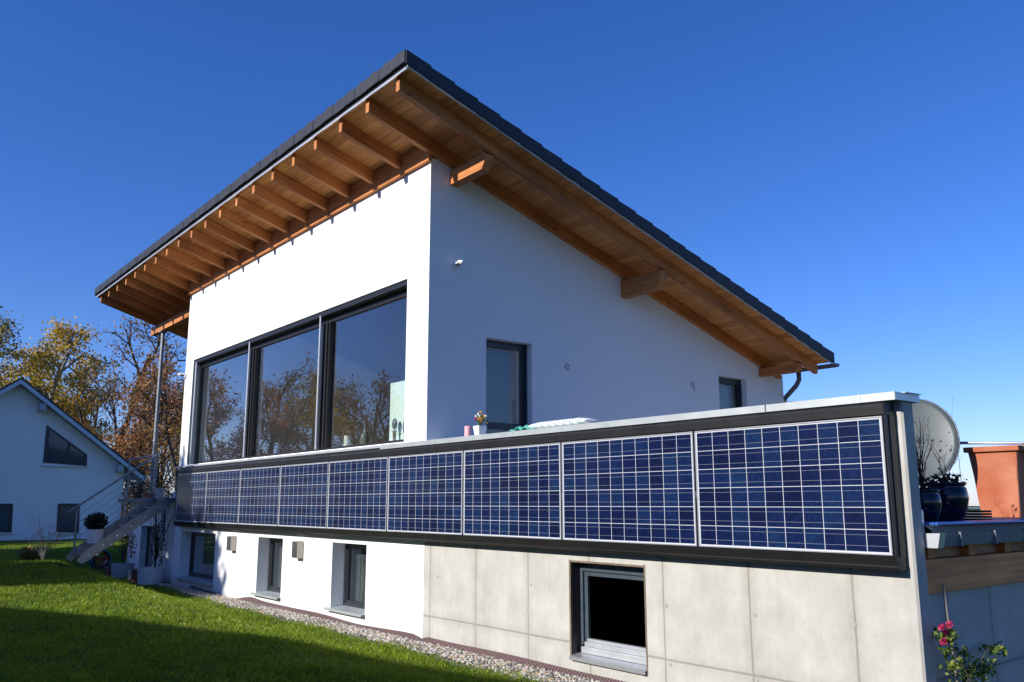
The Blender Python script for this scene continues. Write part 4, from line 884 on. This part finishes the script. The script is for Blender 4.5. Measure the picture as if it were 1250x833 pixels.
# shrub and bare autumn bush at the foot of the stairs
bz = gh(-2.2, -2.1)
t_ = thing('autumn_bush', (-2.2, -2.0, bz), 'thin bush with few orange leaves at the foot of the staircase', 'bush')
q = MB(); twigs(q, (-2.0, -1.95, bz), 16, .95, .42, .007, 13, 7); q.build('stems', M['bark_pale'], t_)
q = MB(); leafy(q, (-2.0, -1.95, bz + .5), (.40, .36, .30), 110, .026, 14); q.build('foliage', mottled('orange_leaf', (.35, .12, .02), (.55, .22, .04), 9, .6, 0, 0), t_)
t_ = thing('grass_tuft', (-3.0, -2.1, gh(-3, -2.1)), 'low dark green tuft beside the thin autumn bush', 'plant')
q = MB(); rr = random.Random(3)
for i in range(420):
    a = rr.uniform(0, 6.28); s_ = rr.uniform(.05, .45); b0 = (-2.75 + .12 * math.cos(a), -2.0 + .12 * math.sin(a), gh(-2.75, -2.0) - .02); h_ = rr.uniform(.12, .34)
    e = (b0[0] + s_ * math.cos(a), b0[1] + s_ * math.sin(a), b0[2] + h_ * .8); mdp = (b0[0] + s_ * .45 * math.cos(a), b0[1] + s_ * .45 * math.sin(a), b0[2] + h_)
    w_ = .008; px, py = -math.sin(a) * w_, math.cos(a) * w_
    q.add([(b0[0] - px, b0[1] - py, b0[2]), (b0[0] + px, b0[1] + py, b0[2]), (mdp[0] + px, mdp[1] + py, mdp[2]), (mdp[0] - px, mdp[1] - py, mdp[2]), e], [(0, 1, 2, 3), (3, 2, 4)])
q.build('blades', M['leaf_olive'], t_)

# ---------------------------------------------------------------- neighbouring houses
nb = thing('neighbour_house', (-27, 1, -1.2), 'white gabled house with dark roof across the lawn in front of the trees', 'house')
NX = -22.0; yr0, zrd, sl = .25, 5.18, .755        # ridge line and pitch
def ngz(y): return zrd - sl * abs(y - yr0)
w = MB(); yl, yr_ = -4.2, 4.62
w.prism([(yl, -2), (yr_, -2), (yr_, ngz(yr_)), (yr0, zrd), (yl, ngz(yl))], NX, NX - 10, 'x'); w.build('wall', M['plaster_far'], nb)
for sgn in (1, -1):
    w = MB(); ye = yr0 + sgn * 5.05
    def lay(off, th): return [(yr0, zrd + off), (ye, zrd + off - sl * 5.05), (ye, zrd + off + th - sl * 5.05), (yr0, zrd + off + th)]
    w.prism(lay(.02, .12), NX + .55, NX - 10.5, 'x'); w.build('soffit', M['plastic_white'] if False else mottled('pale_blue_timber', (.30, .34, .40), (.36, .40, .46), 3, .6, 0, 0), nb)
    w = MB(); w.prism(lay(.141, .09), NX + .58, NX - 10.5, 'x'); w.build('roof', M['tile'], nb)
    w = MB(); w.prism(lay(-.04, .2), NX + .552, NX + .578, 'x'); w.build('bargeboard', mottled('pale_board', (.50, .55, .62), (.56, .61, .68), 3, .6, 0, 0), nb)
    w = MB(); w.tube([(NX + .56, ye + sgn * .06, zrd - sl * 5.05 + .12), (NX - 10.5, ye + sgn * .06, zrd - sl * 5.05 + .12)], .07, 8); w.build('gutter', M['steel'], nb)
for yy in (1.05, 4.25):
    w = MB(); w.box(NX - .1, NX + .5, yy, yy + .22, ngz(yy + .22) - .30, ngz(yy + .22)); w.build('purlin', mottled('pale_beam', (.36, .40, .45), (.42, .46, .52), 3, .6, 0, 0), nb)
def npoly(pts, fr=.09):
    """polygonal window standing 3 cm proud of the gable: frame ring + pane"""
    c = Vector((sum(p[0] for p in pts) / len(pts), sum(p[1] for p in pts) / len(pts)))
    f = MB(); inner = [tuple(c + (Vector(p) - c) * .84) for p in pts]; n = len(pts)
    for i in range(n):
        j = (i + 1) % n; f.prism([pts[i], pts[j], inner[j], inner[i]], NX - .02, NX + .03, 'x')
    fo = f.build('window', M['anth'], nb); g_ = MB(); yl_ = min(p[0] for p in pts); yh_ = max(p[0] for p in pts); zl_ = min(p[1] for p in pts)
    sl_ = MB(); sl_.box(NX, NX + .10, yl_ - .05, yh_ + .05, zl_ - .05, zl_ - .015); sl_.build('sill', M['zinc'], fo); g_.prism(inner, NX - .02, NX + .006, 'x'); g_.build('pane', mottled('far_pane', (.035, .06, .07), (.055, .085, .095), 1, .08, 0, 0), fo); return fo
fo = npoly([(1.43, 2.02), (3.10, 1.92), (3.07, 2.40), (1.43, 3.57)])
f = MB(); f.box(NX - .02, NX + .028, 2.28, 2.38, 2.1, 2.86); f.build('mullion', M['anth'], fo)
npoly([(2.17, -.80), (3.02, -.84), (2.96, .36), (2.14, .36)]); npoly([(-.6, -.72), (.55, -.77), (.50, .36), (-.6, .36)])

w = MB(); w.tube([(NX + .56, 5.36, 1.38), (NX + .12, 4.70, .95), (NX + .12, 4.70, -1.3)], .05, 8); w.build('downpipe', M['steel'], nb)
# the house behind the viewpoint, whose ridge throws the long shadow on the lawn
sh = thing('white_house', (12, -20, -1.3), 'white neighbouring house with a dark roof standing behind the viewpoint', 'house')
k = (.095, 1.0, -.525)
E1 = Vector((.6, -18.2, 6.35)); E2 = Vector((22.0, -13.8, 5.75))
def shadow_house():
    PX = [-4.2, 2.7, 6.8, 11, 24]; PZ = [4.45, 5.58, 6.36, 6.66, 6.95]
    yr = lambda x: -16.62 + .119 * x
    w = MB(); P = [(x, yr(x), z) for x, z in zip(PX, PZ)]; n = len(P)
    fr = [(x, y + 1.9, 4.1) for x, y, z in P]; bk = [(x, y - 7.5, 3.9) for x, y, z in P]
    lo = [(x, y, z - .16) for x, y, z in fr]; lb = [(x, y, z - .16) for x, y, z in bk]
    vs = P + fr + bk + lo + lb
    fs = []
    for i in range(n - 1):
        fs += [(n + i, n + i + 1, i + 1, i), (i, i + 1, 2 * n + i + 1, 2 * n + i), (3 * n + i, 3 * n + i + 1, n + i + 1, n + i), (2 * n + i, 2 * n + i + 1, 4 * n + i + 1, 4 * n + i), (4 * n + i, 4 * n + i + 1, 3 * n + i + 1, 3 * n + i)]
    fs += [(n, 0, 2 * n, 4 * n, 3 * n), (2 * n - 1, 4 * n - 1, 5 * n - 1, 3 * n - 1, n - 1)]
    w.add(vs, fs); w.build('roof', M['tile'], sh)
    w = MB(); a = [(x, y + 1.2) for x, y, z in (P[0], P[-1])]; b_ = [(x, y - 7.0) for x, y, z in (P[0], P[-1])]
    x0, x1 = -3.6, 23.4; c4 = [(x0, yr(x0) + 1.2), (x1, yr(x1) + 1.2), (x1, yr(x1) - 7), (x0, yr(x0) - 7)]
    w.prism(c4, -2, 4.0, 'z'); w.build('wall', M['plaster'], sh)
    for xw in (0, 4, 9, 14, 19):
        f = MB(); yy = yr(xw) + 1.2; f.prism([(xw, yy + .02), (xw + 1.3, yy + .175), (xw + 1.3, yy + .1), (xw, yy - .05)], .2, 1.6, 'z'); f.build('window', M['darkglass'], sh)
shadow_house()

# ---------------------------------------------------------------- trees
def make_tree(name, seed, H, spread, leaf, bark, nleaf, lsize, bare=.0, droop=0., crown_lo=.3, stems=1):
    rr = random.Random(seed); q = MB(); tips = []
    def grow(p, d, L_, r, depth):
        n = 4; pts = [p]; rs = [r]; dd = d.copy()
        for i in range(n):
            dd = (dd + Vector((rr.gauss(0, .13), rr.gauss(0, .13), rr.gauss(0, .07) + (.05 if depth < 2 else -droop)))).normalized()
            pts.append(pts[-1] + dd * L_ / n); rs.append(r * (1 - .55 * (i + 1) / n))
        q.tube(pts, rs, 7 if depth < 1 else (5 if depth < 3 else 3), cap=False)
        if depth >= 2: tips.extend((pts[k_], depth) for k_ in range(1, n + 1))
        if depth >= 4 or L_ < .35: return
        nb_ = (8 if depth == 0 else 5 if depth == 1 else 4 if depth == 2 else 3)
        for k_ in range(nb_):
            f_ = crown_lo + (1 - crown_lo) * (k_ + rr.random()) / nb_ if depth == 0 else .25 + .75 * (k_ + rr.random()) / nb_
            i = min(int(f_ * n), n - 1); base = pts[i].lerp(pts[i + 1], f_ * n - i); a = rr.uniform(0, 6.28) if depth else k_ * 2.4 + rr.uniform(-.5, .5)
            side = Vector((math.cos(a), math.sin(a), 0)); perp = (side - dd * side.dot(dd)).normalized()
            ang = rr.uniform(.45, .95) if depth else rr.uniform(.55, 1.0) * (1.15 - .45 * f_)
            nd = (dd * math.cos(ang) + perp * math.sin(ang)).normalized()
            grow(base, nd, L_ * (rr.uniform(.42, .62) if depth else spread * rr.uniform(.8, 1.1) * (1.15 - .55 * f_)), r * (.42 if depth == 0 else .5), depth + 1)
    for s_ in range(stems):
        grow(Vector((rr.uniform(-.5, .5) * (stems > 1), rr.uniform(-.5, .5) * (stems > 1), -.4)), Vector((rr.gauss(0, .05), rr.gauss(0, .05), 1)).normalized(), H * rr.uniform(.78, .86), H * .017 / stems ** .4, 0)
    t_ = thing(name, (0, 0, 0), 'x', 'tree'); q.build('trunk', bark, t_)
    w = MB(); tipsel = [t for t in tips if rr.random() > bare * .6] or tips
    nl = len(tipsel); per = max(1, nleaf // nl)
    for p_, dep in tipsel:
        if rr.random() < bare: continue
        for i in range(per):
            o_ = Vector((rr.gauss(0, .26), rr.gauss(0, .26), rr.gauss(0, .22) - droop)); c = p_ + o_; s2 = lsize * rr.uniform(.6, 1.4)
            u = Vector((rr.gauss(0, 1), rr.gauss(0, 1), rr.gauss(0, 1))).normalized(); v_ = u.orthogonal().normalized() * .65; v_.rotate(Matrix.Rotation(rr.uniform(0, 6.28), 3, u))
            w.add([c - u * s2, c + v_ * s2, c + u * s2, c - v_ * s2], [(0, 1, 2, 3)])
    w.build('crown', leaf, t_)
    return t_
def place(o, x, y, s, rz, label, group=None, name=None):
    o.location = (x, y, gh(x, y)); o.scale = (s, s, s); o.rotation_euler.z = rz; o['label'] = label
    if group: o['group'] = group
    return o
birch = make_tree('birch_tree', 11, 12, .30, M['leaf_gold'], M['bark_pale'], 12000, .080, .26, .10, .25)
birch2 = make_tree('birch_tree', 21, 12.5, .28, M['leaf_olive'], M['bark_pale'], 10500, .072, .32, .08, .2)
oak = make_tree('oak_tree', 31, 11, .42, M['leaf_rust'], M['bark'], 8800, .080, .36, .0, .22)
bare = make_tree('maple_tree', 41, 11.5, .42, M['leaf_brown'], M['bark'], 4500, .075, .55, .0, .2)
oak2 = make_tree('oak_tree', 51, 10, .40, M['leaf_brown'], M['bark'], 8200, .080, .36, .0, .15, 2)
BG = 'trees behind the neighbouring house'
def fwd(px, D):                               # plan position seen at a bearing
    u_ = (px - 625) / 1052.55; return 18.09 + D * (-.7699 * 1.0 * 1.0177 + u_ * .6214), -5.69 + D * (.6099 * 1.0177 + u_ * .7835)
BGT = [(birch2, 30, 50, 1.12, 0, 'tall olive yellow birch at the picture edge above the neighbouring roof'),
 (birch, 70, 52, 1.10, 0, 'golden leaved birch rising just behind the neighbouring roof ridge'),
 (bare, 128, 50, 1.08, 2, 'wide half bare tree with open twigs behind the neighbouring roof'),
 (oak, 172, 46, .80, 0, 'rust brown oak between the half bare tree and the steel post'),
 (oak2, 216, 44, .84, 1.5, 'dark brown oak behind the steel post and house corner'),
 (birch, 44, 60, 1.05, 3, 'golden birch standing further back between the two tall front birches'),
 (birch2, 100, 58, .86, 4, 'olive yellow birch in the gap between golden birch and half bare tree'),
 (oak, 112, 48, .52, 3, 'rust brown oak low between the neighbouring roof and the half bare tree'),
 (oak2, 140, 45, .56, 4, 'brown oak low below the open twigs of the half bare tree'),
 (oak, 196, 52, .72, 5, 'rust brown tree seen between steel post and oak'),
 (birch, 238, 50, .8, 5, 'golden tree partly hidden by the house corner'),
 (birch2, -45, 52, 1.0, 2, 'olive yellow birch outside the picture edge'),
 (oak2, 160, 56, .70, 2.8, 'dark oak set back behind the rust brown oak'),
 (oak, 88, 56, .66, 1.1, 'small rusty tree low behind the golden birch')]
first = set()
for src, px_, D_, s_, rz, lb in BGT:
    x, y = fwd(px_, D_); o = src if src.name not in first else copy_tree(src); first.add(src.name); place(o, x, y, s_ * 1.08, rz, lb)
# the row that is mirrored in the big window
refl = [(oak, -24, -9.0, .72), (birch, -21, -12, .74), (oak2, -19, -14.5, .80), (oak, -17.5, -17.5, .70), (birch, -14, -18.5, .62), (oak2, -12, -20.5, .72), (bare, -26, -12, .8), (birch2, -27, -7.0, .78), (oak2, -22, -16, .85), (oak, -15, -21, .85), (birch2, -10, -23, .75)]
for i, (src, x, y, s) in enumerate(refl): place(copy_tree(src), x, y, s, i * 1.3, 'autumn tree of the row opposite the house, mirrored in its big window', 'trees opposite the house')
# trees whose crowns shade the far end of the wall
horn = make_tree('hornbeam_tree', 61, 11.4, .33, M['leaf_gold'], M['bark'], 20000, .17, .0, .0, .62)
place(horn, -3.3, -15.3, 1.0, 1.0, 'dense hornbeam standing opposite the far house corner')
place(copy_tree(oak), -17, -8.5, .6, 2.0, 'small rusty oak on the lawn opposite the neighbouring gable')
for x, y, s_, rz, lb in ((-7.4, -15.8, 1.0, 2.2, 'dense hornbeam standing opposite the staircase'), (-9.3, -19.5, 1.24, 4.0, 'dense hornbeam standing opposite the side terrace'), (-5.4, -16.4, 1.04, 5.0, 'dense hornbeam in the second row opposite the staircase')):
    place(copy_tree(horn), x, y, s_, rz, lb)
# hedge band behind the neighbour
t_ = thing('hedge', (-34, 12, gh(-34, 12)), 'low dark hedge behind the side terrace and staircase', 'hedge')
w = MB()
for i in range(34):
    x = -44 + i * .6; y = 4 + i * .42; h = 1.6 + 1.2 * math.sin(i * .9) ** 2
    leafy(w, (x, y, gh(x, y) + h * .45), (.8, .8, h * .6), 260, .10, 100 + i, .6)
w.build('foliage', M['leaf_brown'], t_)

# ---------------------------------------------------------------- light, sky, camera
SC.world = bpy.data.worlds.new('World'); SC.world.use_nodes = True
N = SC.world.node_tree.nodes; L = SC.world.node_tree.links
sky = N.new('ShaderNodeTexSky'); sky.sky_type = 'NISHITA'; sky.sun_disc = False
sd = Vector((.095, 1, -.525)); elev = math.atan(.525 / math.hypot(.095, 1))
sky.sun_elevation = elev; sky.sun_rotation = math.atan2(-.095, -1); sky.altitude = 500; sky.air_density = 1.0; sky.dust_density = .3; sky.ozone_density = 4.0
hs = N.new('ShaderNodeHueSaturation'); hs.inputs['Saturation'].default_value = 1.22; hs.inputs['Hue'].default_value = .5
L.new(sky.outputs[0], hs.inputs['Color']); L.new(mix_c(N, L, 1.0, hs.outputs[0], (.96, .97, 1.40), 'MULTIPLY'), N['Background'].inputs[0]); N['Background'].inputs[1].default_value = .093
sun = bpy.data.lights.new('sun', 'SUN'); sun.energy = 4.9; sun.angle = math.radians(.53); sun.color = (1, .955, .89)
so = bpy.data.objects.new('sun', sun); COL.objects.link(so); so.rotation_euler = sd.to_track_quat('-Z', 'Y').to_euler(); so.location = (0, -20, 20)
cam = bpy.data.cameras.new('camera'); co = bpy.data.objects.new('camera', cam); COL.objects.link(co); SC.camera = co
C0 = (18.0932, -5.6905, .3507); yaw, pitch, roll = -.900302, .185873, -.001372; F = 1052.55
cam.sensor_width = 36; cam.lens = F / 1250 * 36; cam.clip_start = .1; cam.clip_end = 9000
f = Vector((math.sin(yaw) * math.cos(pitch), math.cos(yaw) * math.cos(pitch), math.sin(pitch))); r_ = Vector((math.cos(yaw), -math.sin(yaw), 0)); u = r_.cross(f)
r2 = r_ * math.cos(roll) + u * math.sin(roll); u2 = -r_ * math.sin(roll) + u * math.cos(roll)
mw = Matrix(((r2.x, u2.x, -f.x, C0[0]), (r2.y, u2.y, -f.y, C0[1]), (r2.z, u2.z, -f.z, C0[2]), (0, 0, 0, 1))); co.matrix_world = mw
vs = SC.view_settings; vs.view_transform = 'Standard'; vs.look = 'None'; vs.gamma = 1; vs.exposure = 0.36; vs.use_curve_mapping = False
SC.render.resolution_x = 1024; SC.render.resolution_y = 682
SC.cycles.max_bounces = 8; SC.cycles.transparent_max_bounces = 16
